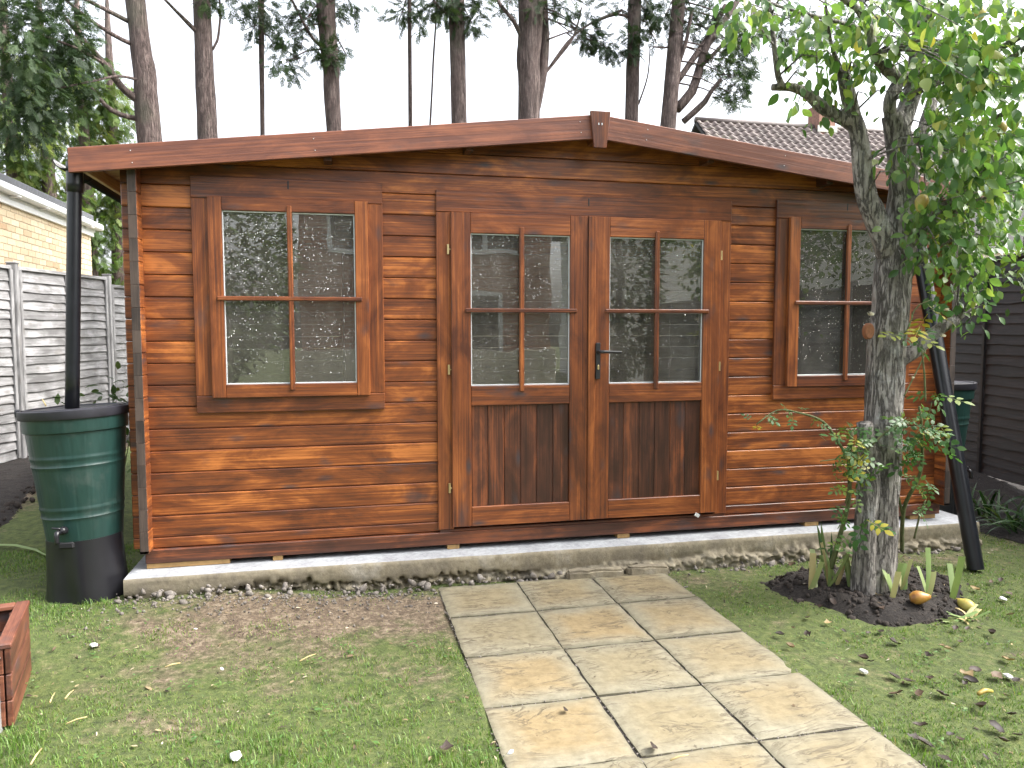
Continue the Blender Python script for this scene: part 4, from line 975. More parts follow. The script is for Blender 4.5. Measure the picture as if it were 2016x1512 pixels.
conifer('conifer', 'thick conifer trunk with arching bare limbs beside the dense left foliage', 4.9, [(294, 270), (284, 140), (266, 0)], (46, 36),
    [([(285, 205, 0), (246, 178, -.1), (205, 125, -.3), (170, 85, -.4), (120, 25, -.5)], [17, 14, 11, 9, 6]), ([(276, 235, 0), (235, 225, -.1), (205, 205, -.2), (180, 172, -.3)], [11, 10, 8, 5]),
     ([(262, 88, 0), (225, 70, -.2), (165, 30, -.4), (125, -5, -.5)], [9, 8, 6, 5]), ([(258, 45, 0), (210, 20, -.2), (150, -10, -.3)], [9, 8, 6]), ([(280, 160, 0), (235, 150, -.3), (180, 160, -.6), (110, 175, -.8)], [6, 5, 4, 3]), ([(205, 125, -.3), (150, 95, -.8), (60, 60, -1.3)], [7, 5, 3])],
    [(20, 30, 55, 60, -1.3), (70, 50, 50, 55, -1.1), (120, 60, 45, 45, -.8), (40, 110, 55, 60, -1.3), (100, 120, 50, 55, -.9), (150, 90, 30, 22, -.5), (30, 190, 55, 60, -1.2), (90, 200, 50, 50, -.9), (145, 160, 35, 26, -.6), (25, 250, 45, 45, -1.0), (85, 260, 40, 30, -.7), (150, 215, 30, 16, -.5), (110, 10, 40, 30, -.8), (165, 10, 30, 12, -.5)], crown_n=400)
conifer('conifer', 'conifer trunk with one thin bare limb rising to the left', 5.3, [(409, 266), (403, 140), (397, 0)], (38, 33), [([(402, 78, 0), (370, 45, -.1), (345, 20, -.2), (318, -8, -.3)], [9, 8, 6, 5]), ([(412, 105, 0), (428, 80, 0), (434, 20, .1), (430, -10, .1)], [5, 5, 4, 4])], [(440, -5, 30, 14, 0), (405, -2, 25, 12, -.2), (480, 3, 25, 12, .1)])
conifer('conifer', 'pencil thin conifer stem between two thicker trunks', 5.9, [(517, 262), (515, 120), (514, 0)], (9, 12), [], [(510, 20, 28, 22, -.1), (530, 55, 25, 16, 0), (545, 100, 28, 14, -.1), (500, 60, 20, 8, -.1)], crown_n=120)
conifer('conifer', 'conifer trunk wrapped in dark foliage at mid height, slightly leaning', 5.3, [(657, 252), (651, 130), (640, 0)], (29, 36), [([(650, 105, 0), (615, 75, -.1), (590, 30, -.1), (570, -10, -.2)], [8, 6, 5, 4]), ([(655, 60, 0), (672, 90, .1), (684, 112, .1)], [4, 3, 2])],
    [(600, 40, 32, 32, -.1), (570, 75, 28, 22, -.1), (560, 125, 22, 13, -.1), (625, 105, 22, 18, -.1), (650, 108, 22, 26, -.15), (668, 100, 16, 12, 0), (600, 5, 35, 30, 0), (660, 20, 35, 26, 0), (690, 5, 25, 14, 0), (575, 140, 16, 7, 0)], crown_n=300)
conifer('conifer', 'pencil thin conifer stem with foliage only at its top', 5.9, [(808, 245), (807, 120), (806, 0)], (8, 8), [], [(805, 18, 22, 18, 0), (790, 30, 25, 16, 0), (835, 45, 18, 8, 0)], crown_n=100)
conifer('conifer', 'hair thin leaning dead stem rising behind the cabin ridge', 5.6, [(847, 242), (853, 120), (859, 30)], (4, 3.4), [], [(850, 15, 22, 12, 0)], top=6.4, crown_n=30)
conifer('conifer', 'straight conifer trunk with short fringe of foliage near its top', 5.2, [(904, 240), (902, 130), (898, 0)], (30, 31), [([(893, 32, 0), (870, 20, -.1), (850, -5, -.1)], [7, 6, 4])], [(870, 25, 25, 20, -.1), (930, 45, 22, 16, -.1), (945, 20, 28, 20, 0), (895, 10, 28, 24, -.15), (860, 5, 30, 20, 0), (930, 60, 12, 5, 0)], crown_n=300)
conifer('conifer', 'thickest conifer trunk forking into a curved second stem', 5.0, [(1042, 230), (1040, 120), (1046, 0)], (43, 48), [([(1030, 80, 0), (1010, 40, -.1), (985, 10, -.1), (975, -10, -.1)], [9, 8, 7, 6]), ([(1072, 145, .05), (1105, 105, .1), (1130, 70, .1), (1145, 15, .2)], [7, 6, 5, 3]), ([(1085, 128, .05), (1120, 80, .1), (1165, 45, .2), (1225, 20, .3)], [5, 4, 5, 6]), ([(1078, 78, 0), (1110, 66, .1), (1130, 60, .1)], [4, 3, 2])],
    [(1160, 70, 22, 20, .2), (1185, 85, 24, 24, .3), (1205, 100, 18, 14, .3), (1150, 85, 18, 10, .2), (1055, 12, 26, 16, -.15), (1110, 10, 32, 20, 0), (1160, 15, 35, 20, .1), (990, 3, 25, 12, 0), (1080, 20, 20, 9, 0)],
    stems=[([(1052, 222, .02), (1066, 160, .06), (1073, 90, .08), (1072, 20, .1), (1070, -40, .1)], [20, 19, 17, 15, 13])], crown_n=300)
conifer('conifer', 'ivy patched conifer trunk close to the right of the roof ridge', 5.3, [(1243, 232), (1247, 110), (1250, 0)], (27, 26), [([(1240, 35, 0), (1215, 28, 0), (1180, 40, .1), (1165, 50, .1)], [6, 5, 4, 3]), ([(1257, 205, 0), (1275, 150, 0), (1280, 90, .1)], [4, 3, 2])], [(1245, 70, 16, 22, -.18), (1243, 100, 14, 14, -.18), (1285, 25, 25, 26, .05), (1280, 45, 18, 12, 0), (1295, 75, 22, 10, 0), (1270, 5, 30, 20, 0), (1220, 10, 20, 10, 0)], crown_n=260)
conifer('conifer', 'many stemmed conifer with steep fanning limbs behind the right roof slope', 4.9, [(1316, 240), (1324, 150), (1330, 80), (1336, 0)], (31, 27), [([(1334, 160, 0), (1365, 115, 0), (1400, 65, .1), (1428, 10, .1)], [11, 13, 13, 10]), ([(1332, 135, 0), (1350, 85, -.1), (1362, 20, -.1)], [9, 8, 7]), ([(1345, 240, 0), (1388, 200, -.1), (1400, 180, -.15), (1420, 155, -.2)], [13, 11, 9, 6]), ([(1380, 130, 0), (1420, 90, .1), (1455, 40, .2)], [9, 8, 6]), ([(1285, 92, 0), (1308, 94, 0), (1318, 92, 0)], [3, 4, 4])],
    [(1430, 130, 28, 34, -.1), (1455, 160, 24, 32, -.15), (1440, 185, 20, 22, -.15), (1470, 130, 22, 24, 0), (1450, 90, 28, 28, 0), (1390, 60, 26, 24, .1), (1350, 60, 22, 16, .1), (1410, 20, 30, 28, .1), (1360, 15, 28, 20, 0), (1475, 60, 30, 28, .1), (1445, 205, 12, 8, -.1), (1400, 130, 18, 12, 0), (1310, 30, 22, 14, 0), (1530, 40, 40, 30, .3), (1600, 60, 45, 34, .4), (1570, 100, 30, 14, .4), (1660, 60, 40, 26, .5), (1720, 30, 40, 22, .5)],
    stems=[([(1332, 215, .0), (1362, 180, 0), (1378, 130, 0), (1392, 90, .0), (1440, 20, .05), (1465, -20, .1)], [20, 18, 16, 14, 12, 10])], crown_n=420)
# bright conifers behind the garage
for i, (cx, cy, lab) in enumerate(((20, 300, 'yellow green feathery conifer rising over the near garage roof'), (90, 320, 'feathery conifer with thin trunk above the garage gutter'), (165, 330, 'drooping light green conifer between garage and cabin eave'), (225, 380, 'drooping green conifer filling the gap beside the cabin corner'))):
    y = 11.5 + i * .5; p = PY(cx, cy, y); off = Vector((p.x, p.y, .2)); t = thing('cypress', lab, 'tree', off, 0, 'bright conifers beyond the garage')
    tubes('trunk', [([(0, 0, -.3), (.05, 0, 3), (.0, 0, 6.5), (0, 0, 8.2)], [.17, .14, .08, .02])], 'conifer_bark', t, 10, .3, .08)
    cs = []
    for k in range(60):
        h = rng.uniform(.6, 6.6); a = rng.uniform(0, 6.28); rr = rng.uniform(.35, 1.0) * (1.05 - .08 * h)
        cs.append((off + Vector((math.cos(a) * rr, math.sin(a) * rr, h)), .24, 13 if h > 1 else 8, (math.cos(a) * .5, math.sin(a) * .5, -.2)))
    sprays('crown', [(a, b_2, int(c * 2.4), d) for a, b_2, c, d in cs], 'conifer_bright', t, off, (.13, .27), .75, SPR[i % 3])
# trees and hedge behind the camera, mirrored in the panes
def leaf_t():
    V = [(0, 0, 0), (.28, -.22, .03), (.28, 0, -.02), (.28, .22, .03), (.65, -.20, .0), (.65, 0, -.04), (.65, .20, .0), (1, 0, -.10)]
    return np.array(V), np.array([(0, 1, 2), (0, 2, 3), (1, 4, 5), (1, 5, 2), (2, 5, 6), (2, 6, 3), (4, 7, 5), (5, 7, 6)])
LT = leaf_t()
for i, (x, y, h, r, lab) in enumerate(((-2.75, -7.6, 4.3, 1.7, 'round leafy shrub mirrored in the left window'), (4.3, -8.3, 4.6, .8, 'narrow dark evergreen mirrored in the right door'), (8.3, -6.5, 5.0, 1.9, 'broad green tree beyond the right fence, mirrored in the right window'), (7.6, -2.6, 5.0, 1.6, 'leafy tree beyond the dark fence'))):
    off = Vector((x, y, 0)); t = thing('garden_tree', lab, 'tree', off, 0, None)
    tubes('trunk', [([(0, 0, -.05), (.05, .02, h * .4), (.0, 0, h * .85)], [.11, .09, .03])], 'pear_bark', t, 10, .2, .1)
    loc = []; mt = []; tn = []
    for k in range(6500 if i == 0 else 3200):
        d = rnd_dir(); rr = rng.uniform(.45, 1) ** .5; p = np.array([d[0] * r * rr, d[1] * r * rr, h * .56 + d[2] * h * .46 * rr]); loc.append(p); mt.append(rmat(d + rnd_dir() * .9, (0, 0, 1), rng.uniform(-1, 1), rng.uniform(.10, .17))); tn.append(rng.random())
    merged('crown', LT[0], LT[1], mt, loc, np.array(tn), 'hedge_leaf' if i != 1 else 'conifer_leaf', t)

# ------------------------------------------------------------------ pear tree
ty = -.80
tb = PZ(1728, 1162, .03); pear = thing('pear_tree', 'old pear tree with lichened grey trunk and hanging leafy branches', 'tree', (tb.x, tb.y, 0)); po_ = Vector((tb.x, tb.y, 0))
def tp(px, py, dy=0): return PY(px, py, tb.y + dy) - po_
pd = 3.75 / F
def br(pts, wid): return ([tp(*p) for p in pts], [q * pd / 2 for q in wid])
trunk = [br([(1724, 1185), (1724, 1150), (1727, 1060), (1733, 950), (1738, 850), (1742, 750), (1748, 660), (1757, 560), (1768, 480), (1776, 420), (1778, 350), (1768, 270), (1758, 225)], [100, 92, 80, 78, 78, 76, 74, 74, 74, 62, 56, 52, 44]),
         br([(1755, 500), (1728, 440), (1706, 385), (1698, 320), (1690, 265), (1678, 225), (1664, 160), (1660, 140)], [58, 48, 42, 38, 36, 33, 28, 22]),
         br([(1766, 270), (1776, 240, .02), (1796, 180, .05), (1806, 110, .08), (1812, 40, .1), (1818, -40, .1)], [40, 40, 36, 33, 28, 22]),
         br([(1756, 235), (1752, 200, -.02), (1772, 160, 0), (1800, 150, .03)], [26, 26, 26, 22]),
         br([(1772, 155), (1745, 135, -.05), (1722, 105, -.1), (1712, 60, -.12), (1690, 20, -.15), (1650, -10, -.2)], [30, 26, 20, 16, 14, 12]),
         br([(1808, 280, .02), (1825, 235, .06), (1838, 190, .10), (1850, 150, .15)], [22, 26, 22, 12]),
         br([(1694, 255), (1665, 238, .02), (1618, 210, .05), (1590, 185, .06), (1560, 172, .08), (1520, 172, .1)], [30, 27, 27, 22, 18, 13]),
         br([(1542, 172, .08), (1532, 150, .06), (1524, 90, .03), (1518, 30, 0), (1512, -20, -.02)], [15, 12, 10, 8, 6]),
         br([(1618, 205, .05), (1628, 190, .05), (1636, 180, .05)], [10, 12, 6]),
         br([(1768, 705), (1800, 690, -.02), (1832, 662, -.05), (1862, 640, -.08), (1886, 630, -.1)], [44, 32, 28, 25, 20]),
         br([(1758, 490), (1790, 478, -.05), (1808, 462, -.08)], [30, 22, 18]),
         br([(1795, 520), (1815, 505, -.03), (1822, 498, -.05)], [26, 18, 12]),
         br([(1712, 930, -.03), (1706, 880, -.05), (1702, 832, -.06)], [34, 36, 32]),
         br([(1698, 1175, -.05), (1702, 1080, -.06), (1710, 960, -.05), (1722, 880, -.02)], [52, 46, 44, 40])]
V = []; Fs = []
for pts, rad in trunk:
    v, f = tube_vf(pts, rad, 28, .025, .10, 9, len(V)); V += v; Fs += f
obj('trunk', mesh('trunk', V, Fs, True), 'pear_bark', pear)
for bpts, bw in (([(1812, 170, .05), (1850, 150, -.05), (1900, 125, -.3), (1960, 100, -.6), (2030, 60, -.9)], [16, 15, 14, 12, 9]), ([(1800, 185, .02), (1840, 165, -.1), (1890, 150, -.3)], [14, 13, 9]), ([(1845, 275, .05), (1890, 265, 0), (1930, 250, -.1), (1990, 215, -.3)], [14, 16, 14, 10]), ([(1990, 115, -.5), (2030, 85, -.6)], [12, 10]),
                ([(1806, 60, .08), (1850, 10, -.2), (1900, -40, -.6)], [16, 14, 10]), ([(1890, 265, 0), (1900, 340, -.05), (1895, 430, -.1), (1890, 520, -.12), (1885, 600, -.12)], [8, 7, 6, 5, 4]), ([(1930, 250, -.1), (1960, 330, -.2), (1965, 420, -.25)], [7, 6, 4]), ([(1712, 60, -.12), (1640, 40, -.2), (1560, 20, -.2), (1480, -5, -.2)], [8, 7, 6, 5]), ([(1655, 145, 0), (1640, 100, -.1), (1632, 60, -.15), (1625, 0, -.2)], [8, 7, 6, 4]), ([(1886, 630, -.1), (1912, 610, -.12), (1940, 598, -.14)], [8, 6, 3]), ([(1612, 200, .05), (1608, 120, .02), (1604, 70, 0)], [4, 3, 3])):
    pts, rad = br(bpts, bw); tubes('branch', [(pts, rad)], 'pear_bark', pear, 9, .04, .12, 14)
# sawn scar and dead lichen
sc = PY(1721, 652, tb.y - .105)
bm = bmesh.new(); bmesh.ops.create_circle(bm, cap_ends=True, segments=20, radius=1); me = bpy.data.meshes.new('saw_scar'); bm.to_mesh(me); bm.free()
me2 = lathe('saw_scar', [(.028, 0), (.028, .05), (.024, .058), (.001, .056)], 'cut_wood', pear, 20, loc=(sc.x - po_.x + .012, sc.y + .072 - po_.y, sc.z - po_.z)); me2.rotation_euler = (math.radians(90), 0, math.radians(-22)); me2.scale = (.85, 1.5, 1)
# leaves: nearest ones single, the rest one mass
nL = 6; lv_ = []
prof = [(0, .0), (.12, .15), (.32, .275), (.55, .285), (.80, .17), (1.0, 0)]
for i, (u, wd) in enumerate(prof):
    z = -.20 * u * u
    lv_ += [(u, -wd, z + wd * .22), (u, 0, z), (u, wd, z + wd * .22)]
lf = []
for i in range(len(prof) - 1):
    a = i * 3; lf += [(a, a + 3, a + 4, a + 1), (a + 1, a + 4, a + 5, a + 2)]
V = [Vector(v) for v in lv_] + [Vector((-.45, -.012, .04)), Vector((-.45, .012, .04)), Vector((0, .012, 0)), Vector((0, -.012, 0))]; m0 = len(lv_)
lf.append((m0, m0 + 3, m0 + 2, m0 + 1))
LV = np.array([v[:] for v in V]); LF = np.array(lf)
leaf_me = mesh('leaf', LV, lf, True); leaf_me.materials.append(MATS['pear_leaf_single'])
# boxes in the picture: (px0, px1, py0, py1, y0, y1, n, size)
REG = [(1430, 1560, -30, 50, -1.35, -.75, 52, .074), (1540, 1700, 5, 110, -1.2, -.6, 95, .075), (1555, 1625, 90, 200, -1.0, -.6, 36, .07), (1640, 1760, 55, 150, -1.2, -.6, 70, .072), (1690, 1860, -30, 80, -1.5, -.6, 120, .08),
       (1790, 1920, 0, 150, -1.7, -.7, 130, .08), (1870, 2040, -20, 150, -1.8, -1.0, 230, .074), (1835, 2040, 110, 260, -1.7, -.9, 240, .074), (1830, 2040, 230, 380, -1.5, -.5, 330, .07), (1790, 1990, 280, 420, -1.4, -.6, 290, .068), (1795, 1965, 400, 500, -1.3, -.7, 220, .064), (1845, 1945, 480, 575, -1.2, -.75, 110, .064), (1870, 1935, 560, 635, -1.1, -.8, 34, .06),
       (1740, 1830, 265, 335, -1.25, -.9, 42, .075), (1805, 1840, 480, 545, -1.15, -.95, 16, .062), (1960, 2040, 370, 440, -1.4, -.6, 50, .065), (1780, 1850, 395, 430, -1.2, -.9, 14, .06), (1600, 1640, 195, 215, -.85, -.7, 4, .05), (1720, 1745, 165, 200, -.9, -.7, 5, .05), (1440, 1520, 40, 70, -1.2, -.8, 10, .07), (1830, 1900, 180, 260, -1.2, -.5, 30, .07), (1870, 1950, 150, 300, -1.3, -.4, 50, .072)]
leaves = []
for (a, c, d, e, y0, y1, n, s) in REG:
    n = int(n * 1.6); s = s * .88; ncl = max(1, n // 7)
    for k in range(ncl):
        px, py = rng.uniform(a, c), rng.uniform(d, e); yy = rng.uniform(y0, y1); cpt = np.array(PY(px, py, yy)); tone = rng.random()
        for i in range(int(round(n / ncl))):
            q = rng.normal(size=3) * .055; q[2] -= .02; dr = np.array([q[0] * 6 + rng.normal() * .35, q[1] * 6 - .25 + rng.normal() * .35, -.75 + rng.normal() * .35])
            leaves.append((cpt + q, rmat(dr, (0, -.4, 1) + rng.normal(size=3) * .5, rng.normal() * .7, s * rng.uniform(.55, 1.25)), np.clip(.5 * tone + .5 * rng.random() , 0, 1)))
# crown outside the frame: shades the cabin as the real one does
outside = []
for k in range(60):
    a = rng.uniform(0, 6.28); rr = 1.5 * rng.uniform(.1, 1) ** .5; cpt = np.array([3.05 + math.cos(a) * rr * 1.05, -.9 + math.sin(a) * rr * .8, 3.95 + rng.uniform(-.5, .8)])
    q0 = cpt - CAM; zz = q0 @ M[:, 2]; pyv = 756 + F * (q0 @ M[:, 1]) / zz; pxv = 1008 + F * (q0 @ M[:, 0]) / zz
    if pyv > -60 and pxv < 2060: continue
    for i in range(9):
        q = rng.normal(size=3) * .09; outside.append((cpt + q, rmat(rnd_dir() + np.array([0, 0, -.8]), (0, 0, 1), rng.normal(), .075 * rng.uniform(.8, 1.2)), rng.random()))
leaves.sort(key=lambda q: np.linalg.norm(q[0] - CAM))
for (l, R_, t_) in leaves[:300]:
    o = obj('leaf', leaf_me, None, pear); mm = Matrix(R_.tolist()).to_4x4(); mm.translation = Vector(l) - po_; o.matrix_local = mm
rs = leaves[300:] + outside
o = merged('foliage', LV, LF, [q[1] for q in rs], [q[0] - np.array(po_) for q in rs], np.array([q[2] for q in rs]), 'pear_leaf', pear, True); o['kind'] = 'stuff'
# twigs joining leaf clusters to the branches
tw = []
anchors = [p for pts, rad in trunk[1:] for p in pts]
for (l, R_, t_) in leaves[::24]:
    q = Vector(l) - po_; a = min(anchors, key=lambda p: (p - q).length)
    if (a - q).length < 1.1: tw.append(([a, (a + q) / 2 + Vector((0, 0, .06)), q], [.006, .004, .002]))
tubes('twigs', tw, 'pear_bark', pear, 5, .12)
# pears
pprof = [(.002, 0), (.018, .003), (.030, .02), (.033, .038), (.028, .058), (.019, .075), (.013, .088), (.006, .095), (.001, .096)]
def pear_fruit(loc, rot, mat, s, parent=None):
    o = lathe('pear', [(r * s, z * s) for r, z in pprof], mat, parent, 18, loc, cap=False); o.rotation_euler = rot
    st_ = tubes('pear_stalk', [([(0, 0, .093 * s), (.004 * s, 0, .105 * s), (.010 * s, 0, .12 * s)], [.002 * s, .0017 * s, .002 * s])], 'stem_green', o, 5, .01); return o
for (px, py, yy, s) in ((1818, 404, -1.15, .95), (1932, 38, -1.5, .75), (1975, 262, -1.2, .75)): p = PY(px, py, yy); pear_fruit(p - po_ + Vector((0, 0, .05)), (math.radians(180), .3, 0), 'pear_green', s, pear)
for (px, py, z, rot, mat, lab) in ((1790, 1190, .055, (math.radians(80), .2, math.radians(60)), 'pear_skin', 'brown bruised windfall pear lying on the soil'), (1920, 1188, .05, (math.radians(75), .1, math.radians(200)), 'pear_green', 'greenish yellow windfall pear beside the withered iris leaves')):
    p = PZ(px, py, z); p.z = float(bedz(p.x, p.y)) + .033; tag(pear_fruit(p, rot, mat, 1.05), lab, 'pear')

# ------------------------------------------------------------------ rose bush round the trunk
rb0 = PZ(1640, 1110, .02); rose = thing('rose_bush', 'straggly rose bush with arching green canes around the pear trunk', 'rose bush', (rb0.x, rb0.y, .03)); ro_ = Vector((rb0.x, rb0.y, .03))
def rp(px, py, dy): return PY(px, py, tb.y + dy) - ro_
canes = [([(1636, 1118, .05), (1655, 1050, .0), (1672, 980, -.08), (1672, 900, -.12), (1678, 850, -.15)], [12, 10, 9, 8, 7]),
         ([(1672, 905, -.12), (1650, 870, -.12), (1620, 830, -.14), (1570, 812, -.16), (1530, 808, -.18), (1490, 835, -.2)], [7, 6, 5, 4, 3, 3]),
         ([(1665, 990, -.08), (1690, 910, -.15), (1745, 850, -.2), (1790, 830, -.2)], [5, 5, 4, 3]),
         ([(1776, 1085, .12), (1780, 1000, .05), (1812, 930, -.05), (1815, 850, -.12), (1810, 800, -.12)], [9, 9, 7, 6, 5]),
         ([(1776, 1010, .06), (1765, 950, .0), (1768, 900, -.1)], [6, 5, 4]), ([(1672, 900, -.12), (1640, 905, -.15), (1615, 908, -.17)], [4, 3, 2]), ([(1780, 780, -.15), (1820, 700, -.12), (1822, 690, -.1)], [3, 3, 2]), ([(1822, 790, -.15), (1820, 740, -.15), (1815, 690, -.15)], [4, 4, 3]),
         ([(1800, 1060, .12), (1812, 1010, .1), (1822, 985, .08)], [5, 4, 3]), ([(1795, 620, -.15), (1810, 600, -.16), (1835, 590, -.16)], [3, 3, 2]), ([(1775, 680, -.14), (1790, 640, -.15), (1800, 612, -.16)], [3, 3, 2])]
for pts, wd in canes: tubes('cane', [([rp(*p) for p in pts], [q * pd / 2 for q in wd])], 'stem_green', rose, 7, .03, .05)
# compound leaf: five leaflets on a stalk
V = []; Fs = []
for (cx, cy, a, s) in ((1.0, 0, 0, .55), (.72, .05, 1.1, .48), (.72, -.05, -1.1, .48), (.40, .05, 1.2, .42), (.40, -.05, -1.2, .42)):
    b0 = len(V); ca, sa = math.cos(a), math.sin(a)
    for (u, wd) in ((0, 0), (.3, .25), (.65, .24), (1, 0)):
        for sg in ((-1, 1) if wd else (0,)): x, y = u * s, sg * wd * s; V.append((cx + x * ca - y * sa, cy + x * sa + y * ca, -.12 * u * s - .1 * cx + abs(sg) * .03))
    Fs += [(b0, b0 + 1, b0 + 2), (b0 + 1, b0 + 3, b0 + 4, b0 + 2), (b0 + 3, b0 + 5, b0 + 4)]
b0 = len(V); V += [(0, -.015, 0), (0, .015, 0), (1.0, .01, -.1), (1.0, -.01, -.1)]; Fs.append((b0, b0 + 3, b0 + 2, b0 + 1))
rl = mesh('leaf', V, Fs, True); rl.materials.append(MATS['rose_leaf'])
def rose_leaf(p, s, d=None):
    o = obj('leaf', rl, None, rose); dd = d if d is not None else rnd_dir() * np.array([1, 1, .5]) + np.array([0, -.3, -.2]); mm = Matrix(rmat(dd, (0, -.6, 1) + rng.normal(size=3) * .3, rng.normal() * .4, s).tolist()).to_4x4(); mm.translation = p; o.matrix_local = mm
for (px, py, r, n, dy, s) in ((1675, 850, 25, 13, -.17, .055), (1690, 880, 22, 12, -.17, .05), (1668, 930, 22, 10, -.15, .05), (1690, 940, 20, 8, -.16, .045), (1695, 965, 18, 6, -.16, .045), (1670, 1010, 16, 6, -.12, .045), (1665, 1065, 22, 7, -.06, .06), (1710, 1030, 18, 5, -.2, .06), (1690, 905, 22, 8, -.18, .05),
                          (1790, 830, 26, 12, -.18, .055), (1815, 860, 26, 13, -.18, .055), (1800, 890, 24, 10, -.16, .055), (1825, 830, 20, 9, -.18, .06), (1795, 940, 18, 6, -.1, .045), (1825, 950, 16, 6, -.1, .045), (1835, 870, 18, 6, -.15, .06), (1775, 850, 18, 6, -.2, .05), (1810, 1010, 14, 4, .05, .04), (1640, 915, 14, 4, -.16, .035), (1650, 965, 10, 3, -.14, .04), (1600, 825, 12, 4, -.15, .035), (1555, 815, 14, 4, -.17, .035), (1510, 822, 12, 4, -.19, .035), (1490, 835, 8, 2, -.2, .035), (1635, 860, 14, 3, -.14, .035), (1805, 640, 18, 5, -.16, .07), (1790, 665, 16, 4, -.16, .07), (1830, 615, 14, 4, -.16, .07), (1835, 780, 14, 5, -.15, .065)):
    for i in range(n): rose_leaf(rp(px + rng.normal() * r * .55, py + rng.normal() * r * .55, dy + rng.normal() * .04), s * 1.5 * rng.uniform(.8, 1.15))
for (px, py, dy, s) in ((1711, 622, -.13, .022), (1858, 612, -.15, .022), (1853, 664, -.15, .020), (1915, 602, -.14, .018), (1795, 745, -.15, .012)):
    c0 = rp(px, py, dy); V = []; Fs = []
    for k in range(14):
        a = k * 2.4; t_ = .25 + .75 * k / 14; d = Vector((math.cos(a) * t_, -.5 + math.sin(a) * t_ * .6, .9 - .4 * t_)).normalized(); u_ = d.orthogonal().normalized(); v_ = d.cross(u_); b0 = len(V); q = d * s * .25 * t_
        V += [q, q + (d + u_ * .6) * s * .7, q + d * s * 1.05, q + (d - u_ * .6) * s * .7]; Fs.append((b0, b0 + 1, b0 + 2, b0 + 3))
    obj('blossom', mesh('blossom', V, Fs, True), 'blossom', rose, c0)

# ------------------------------------------------------------------ irises, strappy plants, weeds
def blade_mesh(L, wd, bend, cut=False, n=6, cup=.15):
    V = []; Fs = []
    for i in range(n + 1):
        t = i / n; a = bend * t; z = L * (math.sin(a) / bend if abs(bend) > 1e-3 else t) ; x = L * ((1 - math.cos(a)) / bend if abs(bend) > 1e-3 else 0)
        w_ = wd * (1.0 if cut else (1 - t ** 2.2) * (.55 + .9 * min(t, .5))) * .5
        V += [(x, -w_, z), (x - w_ * cup, 0, z), (x, w_, z)]
    for i in range(n): a = i * 3; Fs += [(a, a + 1, a + 4, a + 3), (a + 1, a + 2, a + 5, a + 4)]
    return mesh('leaf_blade', V, Fs, True)
IB = [blade_mesh(L, .03, b, True, 4) for L, b in ((.17, .15), (.20, .1), (.14, .25), (.23, .2))]
for m in IB: m.materials.append(MATS['iris_leaf'])
IW = [blade_mesh(L, .018, b, False, 8) for L, b in ((.22, 2.6), (.18, 2.2), (.26, 2.9))]
for m in IW: m.materials.append(MATS['straw'])
IL = [blade_mesh(.27, .035, .2, False, 6)]; IL[0].materials.append(MATS['strap_leaf'])
irs = [(1600, 1165, 4, 'cut iris stump with splayed pale leaves at the left edge of the soil bed'), (1632, 1160, 4, 'tallest cut iris stump in front of the uncut iris leaves'), (1648, 1158, 2, 'two leaved cut iris stump in front of the rose cane'), (1674, 1165, 3, 'cut iris stump touching the left side of the pear trunk'), (1757, 1180, 4, 'tight clump of cut iris leaves at the right side of the pear trunk'), (1778, 1165, 3, 'cut iris leaves spreading in front of the right rose stem'), (1826, 1180, 3, 'V shaped cut iris leaves above the bruised windfall pear'), (1875, 1170, 2, 'withering cut iris stump next to the collapsed straw leaves')]
for i, (px, py, n, lab) in enumerate(irs):
    p = PZ(px, py, .04); p.z = float(bedz(p.x, p.y)) - .012; t = thing('iris_plant', lab, 'iris', p, rng.uniform(-.3, .3), 'cut irises round the pear tree')
    for k in range(n):
        s = (k - (n - 1) / 2) / max(1, n / 2)
        o = obj('leaf_blade', IB[(i + k) % 4], None, t, (s * .015, rng.uniform(-.01, .01), 0), (rng.uniform(-.1, .25), s * .55 + rng.uniform(-.1, .1), math.pi / 2 + rng.uniform(-.4, .4)), rng.uniform(.9, 1.2)); 
p = PZ(1632, 1125, .03); p.z = float(bedz(p.x, p.y)) - .01; t = thing('iris_plant', 'uncut iris with broad green leaves behind the cut stumps', 'iris', p)
for k in range(4): obj('leaf_blade', IL[0], None, t, (rng.uniform(-.03, .03), rng.uniform(-.02, .02), 0), (rng.uniform(-.2, .1), rng.uniform(-.25, .25), math.pi / 2 + rng.uniform(-.3, .3)), rng.uniform(.8, 1.05))
p = PZ(1898, 1205, .03); p.z = float(bedz(p.x, p.y)); t = thing('withered_iris', 'collapsed heap of straw coloured iris leaves on the soil', 'iris', p)
for k in range(16): obj('leaf_blade', IW[k % 3], None, t, (rng.uniform(-.06, .06), rng.uniform(-.04, .04), -.01), (rng.uniform(-.3, .3), rng.uniform(.1, .9), rng.uniform(0, 6.28)), rng.uniform(.6, 1.0))
for k in range(9): obj('leaf_blade', IB[k % 4], None, t, (rng.uniform(-.1, .1), rng.uniform(-.05, .05), .01), (rng.uniform(-.3, .3), rng.uniform(.9, 1.5), rng.uniform(0, 6.28)), rng.uniform(.5, .8))
SB = [blade_mesh(L, .03, b, False, 8) for L, b in ((.45, 1.2), (.55, 1.7), (.38, .9), (.5, 2.1))]
for m in SB: m.materials.append(MATS['strap_leaf'])
